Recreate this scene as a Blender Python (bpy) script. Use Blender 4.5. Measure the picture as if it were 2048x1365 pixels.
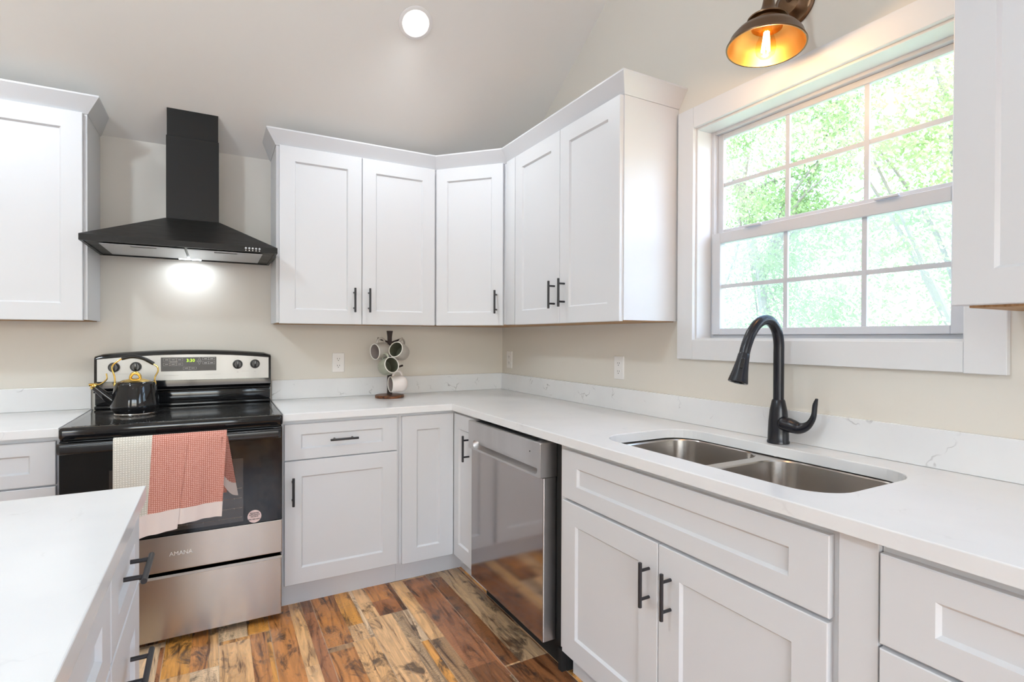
import bpy, bmesh, math, random
from mathutils import Matrix, Vector
random.seed(7)
S = bpy.context.scene
C = S.collection
for o in list(bpy.data.objects): bpy.data.objects.remove(o)

# ------------------------------------------------------------------ camera
CAM = Vector((-1.7856, -3.3798, 1.2803))
YAW, PIT, ROL, FPX = 0.5039, -0.0071, 0.0035, 1073.0
F_ = Vector((math.sin(YAW)*math.cos(PIT), math.cos(YAW)*math.cos(PIT), math.sin(PIT)))
R_ = Vector((math.cos(YAW), -math.sin(YAW), 0)); U_ = R_.cross(F_)
R2 = R_*math.cos(ROL) + U_*math.sin(ROL); U2 = -R_*math.sin(ROL) + U_*math.cos(ROL)
cd = bpy.data.cameras.new('camera'); cam = bpy.data.objects.new('camera', cd); C.objects.link(cam)
cd.sensor_fit = 'HORIZONTAL'; cd.sensor_width = 36; cd.lens = FPX/2048*36; cd.clip_start = 0.02
cam.matrix_world = Matrix(((R2.x, U2.x, -F_.x, CAM.x), (R2.y, U2.y, -F_.y, CAM.y), (R2.z, U2.z, -F_.z, CAM.z), (0, 0, 0, 1)))
S.camera = cam

# ------------------------------------------------------------------ colour management
S.view_settings.view_transform = 'Standard'; S.view_settings.look = 'None'
S.view_settings.exposure = 0.43; S.view_settings.gamma = 1.0
S.view_settings.use_curve_mapping = False
S.cycles.use_denoising = True
S.cycles.max_bounces = 10; S.cycles.diffuse_bounces = 6; S.cycles.glossy_bounces = 5
S.cycles.transparent_max_bounces = 16
S.cycles.sample_clamp_indirect = 6

# ------------------------------------------------------------------ sky and sun
W = bpy.data.worlds.new('world'); S.world = W; W.use_nodes = True
nt = W.node_tree; nt.nodes.clear()
wo = nt.nodes.new('ShaderNodeOutputWorld'); bg = nt.nodes.new('ShaderNodeBackground')
sk = nt.nodes.new('ShaderNodeTexSky'); sk.sky_type = 'NISHITA'; sk.sun_disc = False
sk.sun_elevation = math.radians(50); sk.sun_rotation = math.radians(200); sk.dust_density = 2.5; sk.air_density = 1.2
mx = nt.nodes.new('ShaderNodeMix'); mx.data_type = 'RGBA'; mx.inputs['Factor'].default_value = 0.15
mx.inputs['B'].default_value = (4.6, 7.2, 11.5, 1)
nt.links.new(sk.outputs[0], mx.inputs['A']); nt.links.new(mx.outputs['Result'], bg.inputs[0])
bg.inputs[1].default_value = 1.02
nt.links.new(bg.outputs[0], wo.inputs[0])

def lamp(name, kind, loc, energy, color, **kw):
    l = bpy.data.lights.new(name, kind); l.energy = energy; l.color = color
    for k, v in kw.items():
        if k != 'rot': setattr(l, k, v)
    o = bpy.data.objects.new(name, l); o.location = loc
    if 'rot' in kw: o.rotation_euler = kw['rot']
    C.objects.link(o); return o
SLOPE = 0.64; WALLTOP = 2.293; ANG = math.atan(SLOPE)
def ceil_z(y): return WALLTOP - SLOPE*y if y > -3.1 else WALLTOP + SLOPE*(y + 6.2)
sun = lamp('sun', 'SUN', (-4, -8, 9), 1.6, (1, .95, .86), angle=.01, rot=(math.radians(45), 0, math.radians(-85)))
WARM = (1.0, .86, .71)
NEUT = (.92, .965, 1.0)
# recessed cans in the vaulted ceiling (their trims are built further down)
CANS = [(-0.927, -0.83), (-2.75, -0.83), (-4.5, -0.83), (-0.927, -5.3), (-2.75, -5.3), (-4.5, -5.3)]
for cx, cy in CANS:
    s = -1 if cy > -3.1 else 1
    lamp('ceiling_can_light', 'SPOT', (cx, cy + s*.03, ceil_z(cy) - .05), 20 if cy > -3 else 10, NEUT, spot_size=math.radians(155), spot_blend=.8, shadow_soft_size=.07)
ADDED_GLOBES = [(-3.25, -2.5, 3.0)]
# unseen openings added to let more daylight in, behind and beside the camera: (axis, a0, a1, z0, z1)
OPEN_R = (-5.8, -3.8, 1.272, 2.168); OPEN_F = (-5.3, -4.3, .02, 2.25); OPEN_G = (-3.3, -.9, .62, 2.2)
def portal(loc, rot, sx, sy):
    o = lamp('window_portal', 'AREA', loc, 1, (1, 1, 1), shape='RECTANGLE', size=sx, size_y=sy, rot=rot); o.data.cycles.is_portal = True
portal((.16, -2.2285, 1.72), (0, math.radians(90), 0), .9, .95)
portal((.16, (OPEN_R[0]+OPEN_R[1])/2, (OPEN_R[2]+OPEN_R[3])/2), (0, math.radians(90), 0), OPEN_R[3]-OPEN_R[2], OPEN_R[1]-OPEN_R[0])
portal(((OPEN_G[0]+OPEN_G[1])/2, -6.36, (OPEN_G[2]+OPEN_G[3])/2), (math.radians(90), 0, 0), OPEN_G[1]-OPEN_G[0], OPEN_G[3]-OPEN_G[2])
portal(((OPEN_F[0]+OPEN_F[1])/2, -6.36, (OPEN_F[2]+OPEN_F[3])/2), (math.radians(90), 0, 0), OPEN_F[1]-OPEN_F[0], OPEN_F[3]-OPEN_F[2])

# ------------------------------------------------------------------ materials
def mat(name, col=(.8, .8, .8), rough=.5, metal=0.0, **kw):
    m = bpy.data.materials.new(name); m.use_nodes = True
    b = m.node_tree.nodes['Principled BSDF']
    b.inputs['Base Color'].default_value = (*col, 1); b.inputs['Roughness'].default_value = rough
    b.inputs['Metallic'].default_value = metal
    for k, v in kw.items(): b.inputs[k.replace('_', ' ')].default_value = v
    return m
class N:
    def __init__(s, m): s.t = m.node_tree; s.b = s.t.nodes.get('Principled BSDF')
    def n(s, typ, **kw):
        x = s.t.nodes.new('ShaderNode' + typ)
        for k, v in kw.items(): setattr(x, k, v)
        return x
    def l(s, a, b): s.t.links.new(a, b)
    def m(s, op, a, b=None, c=None):
        x = s.n('Math', operation=op)
        for i, v in enumerate((a, b, c)):
            if v is None: continue
            if isinstance(v, (int, float)): x.inputs[i].default_value = v
            else: s.l(v, x.inputs[i])
        return x.outputs[0]
    def ramp(s, fac, stops, interp='LINEAR'):
        x = s.n('ValToRGB'); x.color_ramp.interpolation = interp
        e = x.color_ramp.elements
        while len(e) < len(stops): e.new(.5)
        for i, (p, c) in enumerate(stops): e[i].position = p; e[i].color = (*c, 1) if len(c) == 3 else c
        s.l(fac, x.inputs[0]); return x.outputs[0]
    def noise(s, vec, scale, detail=4, rough=.5, dist=0):
        x = s.n('TexNoise'); x.inputs['Scale'].default_value = scale; x.inputs['Detail'].default_value = detail
        x.inputs['Roughness'].default_value = rough; x.inputs['Distortion'].default_value = dist
        if vec is not None: s.l(vec, x.inputs['Vector'])
        return x
    def pos(s): return s.n('NewGeometry').outputs['Position']
    def mapv(s, vec, scale):
        x = s.n('Mapping'); x.inputs['Scale'].default_value = scale; s.l(vec, x.inputs['Vector']); return x.outputs[0]
    def mix(s, fac, a, b, blend='MIX'):
        x = s.n('Mix', data_type='RGBA', blend_type=blend)
        for k, v in (('Factor', fac), ('A', a), ('B', b)):
            if isinstance(v, (int, float)): x.inputs[k].default_value = v
            elif isinstance(v, tuple): x.inputs[k].default_value = (*v, 1)
            else: s.l(v, x.inputs[k])
        return x.outputs['Result']
    def bump(s, h, strength=.2, dist=.01):
        x = s.n('Bump'); x.inputs['Strength'].default_value = strength; x.inputs['Distance'].default_value = dist
        s.l(h, x.inputs['Height']); s.l(x.outputs[0], s.b.inputs['Normal'])

M_wall = mat('wall_paint', (.71, .675, .61), .75)
n = N(M_wall); nz = n.noise(n.pos(), 90, 3); n.bump(nz.outputs[0], .06, .002)
M_ceil = mat('ceiling_paint', (.81, .785, .74), .85)
M_cab = mat('cabinet_paint', (.66, .67, .69), .38)
M_trim = mat('trim_paint', (.72, .73, .745), .4)
M_vinyl = mat('window_vinyl', (.60, .62, .66), .35)
M_ply = mat('plywood_underside', (.42, .24, .10), .6)
n = N(M_ply); nz = n.noise(n.mapv(n.pos(), (4, 40, 4)), 3, 5); n.l(n.ramp(nz.outputs[0], [(.3, (.28, .14, .05)), (.7, (.5, .3, .14))]), n.b.inputs['Base Color'])
M_black = mat('matte_black_metal', (.018, .018, .022), .38)
M_hood = mat('black_hood_metal', (.010, .0095, .009), .42, 0, Specular_IOR_Level=.3)
n = N(M_hood); nz = n.noise(n.mapv(n.pos(), (3, 3, 60)), 4, 4); n.l(n.ramp(nz.outputs[0], [(.3, (.36,)*3), (.7, (.46,)*3)]), n.b.inputs['Roughness'])
M_gloss = mat('black_enamel', (.008, .008, .009), .08)
M_bplas = mat('black_plastic', (.012, .012, .013), .22)
M_dark = mat('dark_gap', (.01, .01, .01), .8)
M_white = mat('white_plastic', (.82, .80, .78), .35)
M_slot = mat('socket_slot', (.03, .03, .03), .6)
M_gold = mat('polished_brass', (.85, .60, .18), .14, 1.0)
M_bronze = mat('oil_rubbed_bronze', (.16, .095, .055), .32, 1.0)
M_goldin = mat('brass_lining', (.42, .24, .08), .36, 1.0)
M_faucet = mat('satin_black_faucet', (.006, .007, .012), .27)
M_filter = mat('hood_filter_metal', (.55, .57, .60), .35, .6)
M_woodb = mat('walnut_wood', (.10, .035, .015), .4)
n = N(M_woodb); nz = n.noise(n.mapv(n.pos(), (10, 60, 60)), 1.5, 5); n.l(n.ramp(nz.outputs[0], [(.35, (.035, .012, .006)), (.65, (.22, .075, .025))]), n.b.inputs['Base Color'])
M_dkpole = mat('dark_metal_pole', (.02, .008, .006), .5)

def emit(name, col, st):
    m = bpy.data.materials.new(name); m.use_nodes = True; t = m.node_tree; t.nodes.clear()
    e = t.nodes.new('ShaderNodeEmission'); e.inputs[0].default_value = (*col, 1); e.inputs[1].default_value = st
    o = t.nodes.new('ShaderNodeOutputMaterial'); t.links.new(e.outputs[0], o.inputs[0]); return m
M_can = emit('can_light_glow', (1, .97, .9), 9)
M_fil = emit('filament_glow', (1, .76, .42), 26)
M_hoodlamp = emit('hood_lamp_glow', (.86, .94, 1), 14)
M_led = emit('clock_digits', (.55, 1, .05), 1.6)

def steel(name, axis, col=(.60, .575, .55), r=.26, an=.75):
    m = mat(name, col, r, 1.0, Anisotropic=an); n = N(m); t = n.n('CombineXYZ')
    t.inputs[{'x': 0, 'y': 1, 'z': 2}[axis]].default_value = 1.0; n.l(t.outputs[0], n.b.inputs['Tangent'])
    nz = n.noise(n.mapv(n.pos(), (3, 3, .4)), 2, 2)
    n.l(n.ramp(nz.outputs[0], [(.35, tuple(c*.9 for c in col)), (.65, tuple(min(1, c*1.06) for c in col))]), n.b.inputs['Base Color']); return m
M_steel = steel('brushed_steel_range', 'z', (.44, .40, .36), .26, .6)
M_steelp = steel('brushed_steel_panel', 'z', (.46, .45, .43), .42, .5)
M_dwp = steel('dishwasher_panel_steel', 'z', (.60, .59, .59), .35, .6)
M_dw = mat('dishwasher_door_steel', (.44, .41, .40), .1, 1.0)
M_sink = steel('sink_steel', 'z', (.60, .56, .52), .24, .6)

# quartz: plain white with sparse hairline cracks of grey
def quartz(name, vein):
    m = mat(name, (.84, .84, .845), .17); n = N(m); p = n.pos()
    w = n.noise(p, 9, 3, .6); add = n.n('VectorMath', operation='MULTIPLY_ADD')
    n.l(w.outputs['Color'], add.inputs[0]); add.inputs[1].default_value = (.16, .16, .16); n.l(p, add.inputs[2])
    v = n.n('TexVoronoi', feature='DISTANCE_TO_EDGE'); v.inputs['Scale'].default_value = 6.5; n.l(add.outputs[0], v.inputs['Vector'])
    line = n.ramp(v.outputs['Distance'], [(0, (1, 1, 1)), (.022, (0, 0, 0))])
    mk = n.noise(p, 11, 2, .5); mask = n.ramp(mk.outputs[0], [(.56, (0, 0, 0)), (.66, (1, 1, 1))])
    f = n.m('MULTIPLY', n.m('MULTIPLY', line, mask), vein)
    base = n.ramp(n.noise(p, 4, 5).outputs[0], [(.35, (.75, .755, .765)), (.65, (.79, .795, .80))])
    n.l(n.mix(f, base, (.30, .29, .30)), n.b.inputs['Base Color']); return m
M_qz = quartz('white_quartz', .13)
M_qs = quartz('veined_quartz', .75)

# floor: 0.2 m boards running away from the camera, each printed as two or three reclaimed strips
M_floor = mat('reclaimed_plank_laminate', (.3, .15, .07), .28); n = N(M_floor); p = n.pos()
sp = n.n('SeparateXYZ'); n.l(p, sp.inputs[0]); X, Y = sp.outputs[0], sp.outputs[1]
PW = .2
u = n.m('DIVIDE', n.m('ADD', X, 10.0 - .024), PW); pid = n.m('FLOOR', u); fr = n.m('FRACT', u)
def h1(v, k):
    x = n.n('TexWhiteNoise', noise_dimensions='1D'); n.l(n.m('ADD', v, k), x.inputs['W']); return x.outputs['Value']
vv = n.m('DIVIDE', n.m('ADD', Y, n.m('MULTIPLY', h1(pid, .37), 1.25)), 1.25); bid = n.m('FLOOR', vv); bfr = n.m('FRACT', vv)
board = n.m('ADD', n.m('MULTIPLY', pid, 13.17), n.m('MULTIPLY', bid, 7.31))
t1 = n.m('MULTIPLY_ADD', h1(board, .11), .3, .3); t2 = n.m('MULTIPLY_ADD', h1(board, .77), .55, .72)
strip = n.m('ADD', n.m('GREATER_THAN', fr, t1), n.m('GREATER_THAN', fr, t2))
# short cross-joints inside strips
sv = n.m('FLOOR', n.m('ADD', n.m('MULTIPLY', Y, 1.15), n.m('MULTIPLY', h1(n.m('ADD', board, strip), .5), 3.0)))
cell = n.m('ADD', n.m('ADD', n.m('MULTIPLY', board, 3.7), n.m('MULTIPLY', strip, 1.93)), n.m('MULTIPLY', sv, 5.71))
hv = h1(cell, .21)
col = n.ramp(hv, [(0, (.24, .105, .045)), (.11, (.56, .25, .080)), (.27, (.74, .46, .22)), (.42, (.38, .165, .075)), (.52, (.76, .50, .27)),
                  (.66, (.50, .36, .22)), (.74, (.70, .35, .085)), (.86, (.40, .25, .13)), (.91, (.78, .60, .40))], 'CONSTANT')
cmb = n.n('CombineXYZ'); n.l(X, cmb.inputs[0]); n.l(n.m('MULTIPLY', Y, .09), cmb.inputs[1]); n.l(n.m('MULTIPLY', cell, .731), cmb.inputs[2])
g1 = n.noise(cmb.outputs[0], 26, 6, .65, 1.6); g2 = n.noise(cmb.outputs[0], 120, 3, .6)
grain = n.ramp(g1.outputs[0], [(.34, (.22, .16, .13)), (.46, (.85, .82, .8)), (.62, (1.2, 1.16, 1.1))])
c1 = n.mix(1.0, col, grain, 'MULTIPLY')
c1 = n.mix(n.m('MULTIPLY', g2.outputs[0], .55), c1, n.mix(1.0, c1, (1.7, 1.6, 1.45), 'MULTIPLY'))
cm2 = n.n('CombineXYZ'); n.l(n.m('MULTIPLY', X, 2.2), cm2.inputs[0]); n.l(Y, cm2.inputs[1]); n.l(n.m('MULTIPLY', cell, .37), cm2.inputs[2])
k = n.noise(cm2.outputs[0], 5.5, 6, .7, .6); dirt = n.ramp(k.outputs[0], [(.53, (0, 0, 0)), (.64, (.85, .85, .85))])
c1 = n.mix(dirt, c1, (.055, .035, .026))
# cross-cut saw marks on some strips
sw = n.n('TexWave', wave_type='BANDS', bands_direction='Y'); sw.inputs['Scale'].default_value = 22; sw.inputs['Distortion'].default_value = 11; sw.inputs['Detail'].default_value = 4
n.l(cm2.outputs[0], sw.inputs['Vector'])
c1 = n.mix(n.m('MULTIPLY', n.m('MULTIPLY', n.m('GREATER_THAN', sw.outputs['Fac'], .78), n.m('GREATER_THAN', h1(cell, .63), .8)), .22), c1, (.06, .035, .022))
edge = n.m('MINIMUM', fr, n.m('SUBTRACT', 1, fr)); em = n.m('LESS_THAN', edge, .008)
be = n.m('LESS_THAN', bfr, .0016); em = n.m('MAXIMUM', em, be)
c1 = n.mix(n.m('MULTIPLY', em, .55), c1, (.62, .50, .36))
c1 = n.mix(1.0, c1, (.88, .86, .86), 'MULTIPLY')
n.l(c1, n.b.inputs['Base Color'])
n.l(n.ramp(g1.outputs[0], [(.3, (.36,)*3), (.6, (.2,)*3)]), n.b.inputs['Roughness'])
n.bump(g1.outputs[0], .08, .002)

# glass panes: thin, reflecting by Fresnel
def pane(name, tint=(1, 1, 1), haze=0.0, ior=1.5):
    m = bpy.data.materials.new(name); m.use_nodes = True; t = m.node_tree; t.nodes.clear()
    o = t.nodes.new('ShaderNodeOutputMaterial'); tr = t.nodes.new('ShaderNodeBsdfTransparent'); tr.inputs[0].default_value = (*tint, 1)
    g = t.nodes.new('ShaderNodeBsdfGlossy'); g.inputs['Roughness'].default_value = .01
    f = t.nodes.new('ShaderNodeFresnel'); f.inputs[0].default_value = ior
    mxs = t.nodes.new('ShaderNodeMixShader'); gb = t.nodes.new('ShaderNodeNewGeometry'); mr = t.nodes.new('ShaderNodeMapRange'); mr.inputs['To Min'].default_value = ior; mr.inputs['To Max'].default_value = 1/ior
    t.links.new(gb.outputs['Backfacing'], mr.inputs['Value']); t.links.new(mr.outputs[0], f.inputs[0]); t.links.new(f.outputs[0], mxs.inputs[0]); t.links.new(tr.outputs[0], mxs.inputs[1]); t.links.new(g.outputs[0], mxs.inputs[2])
    out = mxs.outputs[0]
    if haze:
        d = t.nodes.new('ShaderNodeBsdfTranslucent'); d.inputs[0].default_value = (.95, .97, .95, 1)
        m2 = t.nodes.new('ShaderNodeMixShader'); m2.inputs[0].default_value = haze
        t.links.new(out, m2.inputs[1]); t.links.new(d.outputs[0], m2.inputs[2]); out = m2.outputs[0]
    t.links.new(out, o.inputs[0]); return m
M_glass = pane('window_glass')
M_screen = pane('insect_screen_mesh', (.96, .97, .97), .07)
M_bulb = pane('clear_bulb_glass', (1, .9, .72), 0, 1.18)
M_oven = mat('dark_oven_glass', (.006, .006, .006), .05, 0, Specular_IOR_Level=.35)
# ceramic hob: black glass with pale speckle
M_hob = mat('speckled_ceramic_glass', (.01, .01, .01), .09); n = N(M_hob); v = n.n('TexVoronoi'); v.inputs['Scale'].default_value = 260; n.l(n.pos(), v.inputs['Vector'])
sel = n.n('TexWhiteNoise', noise_dimensions='3D'); n.l(v.outputs['Position'], sel.inputs['Vector'])
dot = n.m('MULTIPLY', n.m('LESS_THAN', v.outputs['Distance'], .36), n.m('GREATER_THAN', sel.outputs['Value'], .62))
n.l(n.mix(dot, (.008, .008, .008), (.30, .29, .27)), n.b.inputs['Base Color'])
# towels
def cloth(name, a, b, sc):
    m = mat(name, a, .95); n = N(m); t = n.n('TexCoord').outputs['UV']
    sp = n.n('SeparateXYZ'); n.l(t, sp.inputs[0])
    ws = n.m('SINE', n.m('MULTIPLY', sp.outputs[0], sc)); wt = n.m('SINE', n.m('MULTIPLY', sp.outputs[1], sc))
    h = n.m('MULTIPLY', n.m('ADD', ws, 1), n.m('ADD', wt, 1)); h = n.m('MULTIPLY', h, .25)
    nz = n.noise(n.pos(), 300, 2)
    f = n.m('MULTIPLY', n.m('ADD', h, n.m('MULTIPLY', n.m('SUBTRACT', nz.outputs[0], .5), .9)), 1.3)
    n.l(n.mix(f, a, b), n.b.inputs['Base Color']); n.bump(h, .5, .002)
    return m
M_pink = cloth('salmon_waffle_cloth', (.50, .17, .12), (.88, .55, .47), 820)
M_cream = cloth('cream_waffle_cloth', (.58, .55, .47), (.82, .79, .72), 700)
M_hem = mat('plain_hem_cloth', (.80, .70, .66), .95)
M_mugw = mat('white_stoneware', (.74, .68, .65), .3); M_mugg = mat('sage_stoneware', (.31, .32, .25), .28)
M_mugin = mat('sage_glaze_inside', (.115, .12, .085), .2); M_muginw = mat('grey_glaze_inside', (.33, .28, .26), .25)
M_mugt = mat('taupe_stoneware', (.40, .37, .33), .3); M_rim = mat('pale_rim_glaze', (.76, .73, .67), .3)
M_leaf = mat('leaf', (.2, .4, .08), .6)
def leafmat(name, c1, c2):
    m = bpy.data.materials.new(name); m.use_nodes = True; n = N(m); t = n.t
    nz = n.noise(n.pos(), 1.1, 3); colr = n.ramp(nz.outputs[0], [(.35, c1), (.65, c2)])
    n.l(colr, n.b.inputs['Base Color']); n.b.inputs['Roughness'].default_value = .6
    tl = n.n('BsdfTranslucent'); n.l(colr, tl.inputs[0]); ms = n.n('MixShader'); ms.inputs[0].default_value = .5
    n.l(n.b.outputs[0], ms.inputs[1]); n.l(tl.outputs[0], ms.inputs[2]); n.l(ms.outputs[0], t.nodes['Material Output'].inputs[0]); return m
M_leafa = leafmat('leaf_green', (.26, .38, .15), (.48, .58, .32))
M_leafb = leafmat('leaf_yellow_green', (.32, .44, .17), (.55, .64, .37))
M_bark = mat('bark', (.30, .26, .23), .9)
M_grass = mat('grass', (.42, .50, .30), .9)

# ------------------------------------------------------------------ mesh helpers
I4 = Matrix.Identity(4)
def frame(origin, u, nrm):
    u = Vector(u).normalized(); nrm = Vector(nrm).normalized()
    return Matrix(((u.x, nrm.x, 0, origin[0]), (u.y, nrm.y, 0, origin[1]), (u.z, nrm.z, 1, origin[2]), (0, 0, 0, 1)))
def box(bm, x0, x1, y0, y1, z0, z1, M=I4, bev=0, seg=2):
    vs = [bm.verts.new(M @ Vector(p)) for p in ((x0, y0, z0), (x1, y0, z0), (x1, y1, z0), (x0, y1, z0), (x0, y0, z1), (x1, y0, z1), (x1, y1, z1), (x0, y1, z1))]
    fs = [bm.faces.new([vs[i] for i in f]) for f in ((0, 3, 2, 1), (4, 5, 6, 7), (0, 1, 5, 4), (1, 2, 6, 5), (2, 3, 7, 6), (3, 0, 4, 7))]
    if bev:
        es = list({e for f in fs for e in f.edges})
        bmesh.ops.bevel(bm, geom=es, offset=bev, segments=seg, profile=.5, affect='EDGES', clamp_overlap=True)
    return vs
def loft(bm, rings, closed=True, cap0=False, cap1=False):
    R = [[bm.verts.new(p) for p in r] for r in rings]; k = len(R[0])
    for a, b in zip(R, R[1:]):
        for i in range(k if closed else k - 1):
            j = (i + 1) % k; bm.faces.new((a[i], a[j], b[j], b[i]))
    if cap0: bm.faces.new(R[0][::-1])
    if cap1: bm.faces.new(R[-1])
    return R
def lathe(bm, prof, M=I4, seg=32, cap0=False, cap1=False):
    loft(bm, [[M @ Vector((r*math.cos(2*math.pi*i/seg), r*math.sin(2*math.pi*i/seg), z)) for i in range(seg)] for r, z in prof], True, cap0, cap1)
def tube(bm, pts, rad, seg=14, caps=True, flat=1.0, up=None):
    pts = [Vector(p) for p in pts]; n = len(pts)
    if not hasattr(rad, '__len__'): rad = [rad]*n
    T = [(pts[min(i+1, n-1)] - pts[max(i-1, 0)]).normalized() for i in range(n)]
    a = Vector(up) if up else (Vector((0, 0, 1)) if abs(T[0].z) < .9 else Vector((1, 0, 0)))
    rings = []
    for i in range(n):
        s = T[i].cross(a).normalized(); a = s.cross(T[i]).normalized()
        fl = flat[i] if hasattr(flat, '__len__') else flat
        rings.append([pts[i] + rad[i]*(math.cos(2*math.pi*q/seg)*s + fl*math.sin(2*math.pi*q/seg)*a) for q in range(seg)])
    loft(bm, rings, True, caps, caps)
def smooth_path(ctrl, n=8):
    P = [Vector(c) for c in ctrl]; P = [2*P[0]-P[1]] + P + [2*P[-1]-P[-2]]; out = []
    for i in range(1, len(P)-2):
        for k in range(n):
            t = k/n; a, b, c, d = P[i-1], P[i], P[i+1], P[i+2]
            out.append(.5*((2*b) + (c-a)*t + (2*a-5*b+4*c-d)*t*t + (3*b-a-3*c+d)*t**3))
    out.append(P[-2]); return out
def cyl(bm, p0, p1, r, seg=20, r1=None, bev=0):
    p0, p1 = Vector(p0), Vector(p1)
    d = (p1-p0); L = d.length; q = d.to_track_quat('Z', 'Y').to_matrix().to_4x4(); M = Matrix.Translation(p0) @ q
    r1 = r if r1 is None else r1; b = bev
    prof = [(max(r-b, 1e-5), 0), (r, b), (r1, L-b), (max(r1-b, 1e-5), L)] if b else [(r, 0), (r1, L)]
    lathe(bm, prof, M, seg, True, True)
def rrect(x0, x1, y0, y1, r, k=7):
    out = []
    for cx, cy, a0 in ((x1-r, y1-r, 0), (x0+r, y1-r, 90), (x0+r, y0+r, 180), (x1-r, y0+r, 270)):
        for i in range(k+1):
            a = math.radians(a0 + 90*i/k); out.append((cx + r*math.cos(a), cy + r*math.sin(a)))
    return out
def ring3(pts, z): return [Vector((p[0], p[1], z)) for p in pts]
def new(): return bmesh.new()

def shade(me, ang=35):
    for p in me.polygons: p.use_smooth = True
    try: me.set_sharp_from_angle(angle=math.radians(ang))
    except Exception: pass
def finish(name, bm, m, loc=(0, 0, 0), smooth=True, recalc=True):
    if recalc: bmesh.ops.recalc_face_normals(bm, faces=bm.faces)
    me = bpy.data.meshes.new(name); bmesh.ops.translate(bm, verts=bm.verts, vec=-Vector(loc)); bm.to_mesh(me); bm.free()
    for mm in (m if isinstance(m, (list, tuple)) else [m]): me.materials.append(mm)
    if smooth: shade(me)
    o = bpy.data.objects.new(name, me); o.location = loc; C.objects.link(o); return o
def root_loc(o):
    l = Vector((0, 0, 0))
    while o: l += o.location; o = o.parent
    return l
def part(name, bm, m, parent, label=None, smooth=True, recalc=True):
    l = root_loc(parent)
    o = finish(name, bm, m, l, smooth, recalc); o.location = (0, 0, 0); o.parent = parent
    if label: o['label'] = label
    return o
def thing(name, label, cat, loc, group=None):
    o = bpy.data.objects.new(name, None); o.empty_display_size = .05; o.location = loc; C.objects.link(o)
    o['label'] = label; o['category'] = cat
    if group: o['group'] = group
    return o
def solo(name, bm, m, label, cat, group=None, smooth=True):
    bb = [Vector(v.co) for v in bm.verts]
    c = Vector((sum(min(v[i] for v in bb) + max(v[i] for v in bb) for _ in (0,))/2 for i in range(3))); c.z = min(v.z for v in bb)
    o = finish(name, bm, m, c, smooth); o['label'] = label; o['category'] = cat
    if group: o['group'] = group
    return o
def struct(name, bm, m, parent=None, smooth=False):
    if parent: return part(name, bm, m, parent, smooth=smooth)
    o = finish(name, bm, m, (0, 0, 0), smooth); o['kind'] = 'structure'; return o
def text_bm(s, size, M, depth=.0004, bold=False, align='CENTER'):
    cu = bpy.data.curves.new('txt', 'FONT'); cu.body = s; cu.size = size; cu.align_x = align; cu.align_y = 'CENTER'; cu.extrude = depth; cu.resolution_u = 2
    if bold: cu.offset = size*.02
    o = bpy.data.objects.new('txt', cu); C.objects.link(o); bpy.context.view_layer.update()
    me = bpy.data.meshes.new_from_object(o.evaluated_get(bpy.context.evaluated_depsgraph_get()))
    C.objects.unlink(o); bpy.data.objects.remove(o)
    bm = new(); bm.from_mesh(me); bpy.data.meshes.remove(me)
    for v in bm.verts: v.co = M @ Vector((v.co.x, v.co.z, v.co.y))   # text plane -> (a, out, c)
    return bm
def merge(dst, src):
    me = bpy.data.meshes.new('tmp'); src.to_mesh(me); src.free(); dst.from_mesh(me); bpy.data.meshes.remove(me)

# ------------------------------------------------------------------ shell
FZ = -.035; XW, YF = -5.6, -6.2
bm = new(); box(bm, XW-.12, .12, YF-.12, .12, FZ-.06, FZ); struct('floor', bm, M_floor)
bm = new(); box(bm, XW-.12, .12, 0, .12, FZ, WALLTOP+.15); struct('wall_back', bm, M_wall)
bm = new()
box(bm, XW-.12, OPEN_F[0], YF-.12, YF, FZ, WALLTOP+.15); box(bm, OPEN_F[1], OPEN_G[0], YF-.12, YF, FZ, WALLTOP+.15); box(bm, OPEN_G[1], .12, YF-.12, YF, FZ, WALLTOP+.15); box(bm, OPEN_G[0], OPEN_G[1], YF-.12, YF, FZ, OPEN_G[2]); box(bm, OPEN_G[0], OPEN_G[1], YF-.12, YF, OPEN_G[3], WALLTOP+.15); box(bm, OPEN_F[0], OPEN_F[1], YF-.12, YF, OPEN_F[3], WALLTOP+.15); box(bm, OPEN_F[0], OPEN_F[1], YF-.12, YF, FZ, OPEN_F[2])
struct('wall_front', bm, M_wall)
WY0, WY1, WZ0, WZ1 = -2.70, -1.757, 1.272, 2.168
RZ = WALLTOP + SLOPE*3.1
def gable(bm, x0, x1):
    pts = [(0, WALLTOP), (-3.1, RZ), (YF, WALLTOP)]
    loft(bm, [[Vector((x, y, z)) for y, z in pts] for x in (x0, x1)], True, True, True)
bm = new()
box(bm, 0, .13, YF, 0, FZ, WZ0); box(bm, 0, .13, YF, OPEN_R[0], WZ0, WZ1); box(bm, 0, .13, OPEN_R[1], WY0, WZ0, WZ1); box(bm, 0, .13, WY1, 0, WZ0, WZ1); box(bm, 0, .13, YF, 0, WZ1, WALLTOP); gable(bm, 0, .13)
bmesh.ops.remove_doubles(bm, verts=bm.verts, dist=1e-5)
struct('wall_right', bm, M_wall)
bm = new(); box(bm, XW-.12, XW, YF, 0, FZ, WALLTOP); gable(bm, XW-.12, XW); struct('wall_left', bm, M_wall)
bm = new()
prof = [(.12, WALLTOP-SLOPE*.12), (-3.1, RZ), (YF-.12, WALLTOP-SLOPE*.12), (YF-.12, WALLTOP-SLOPE*.12+.12), (-3.1, RZ+.12), (.12, WALLTOP-SLOPE*.12+.12)]
loft(bm, [[Vector((x, y, z)) for y, z in prof] for x in (XW-.12, .13)], True, True, True)
struct('ceiling', bm, M_ceil)

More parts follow.
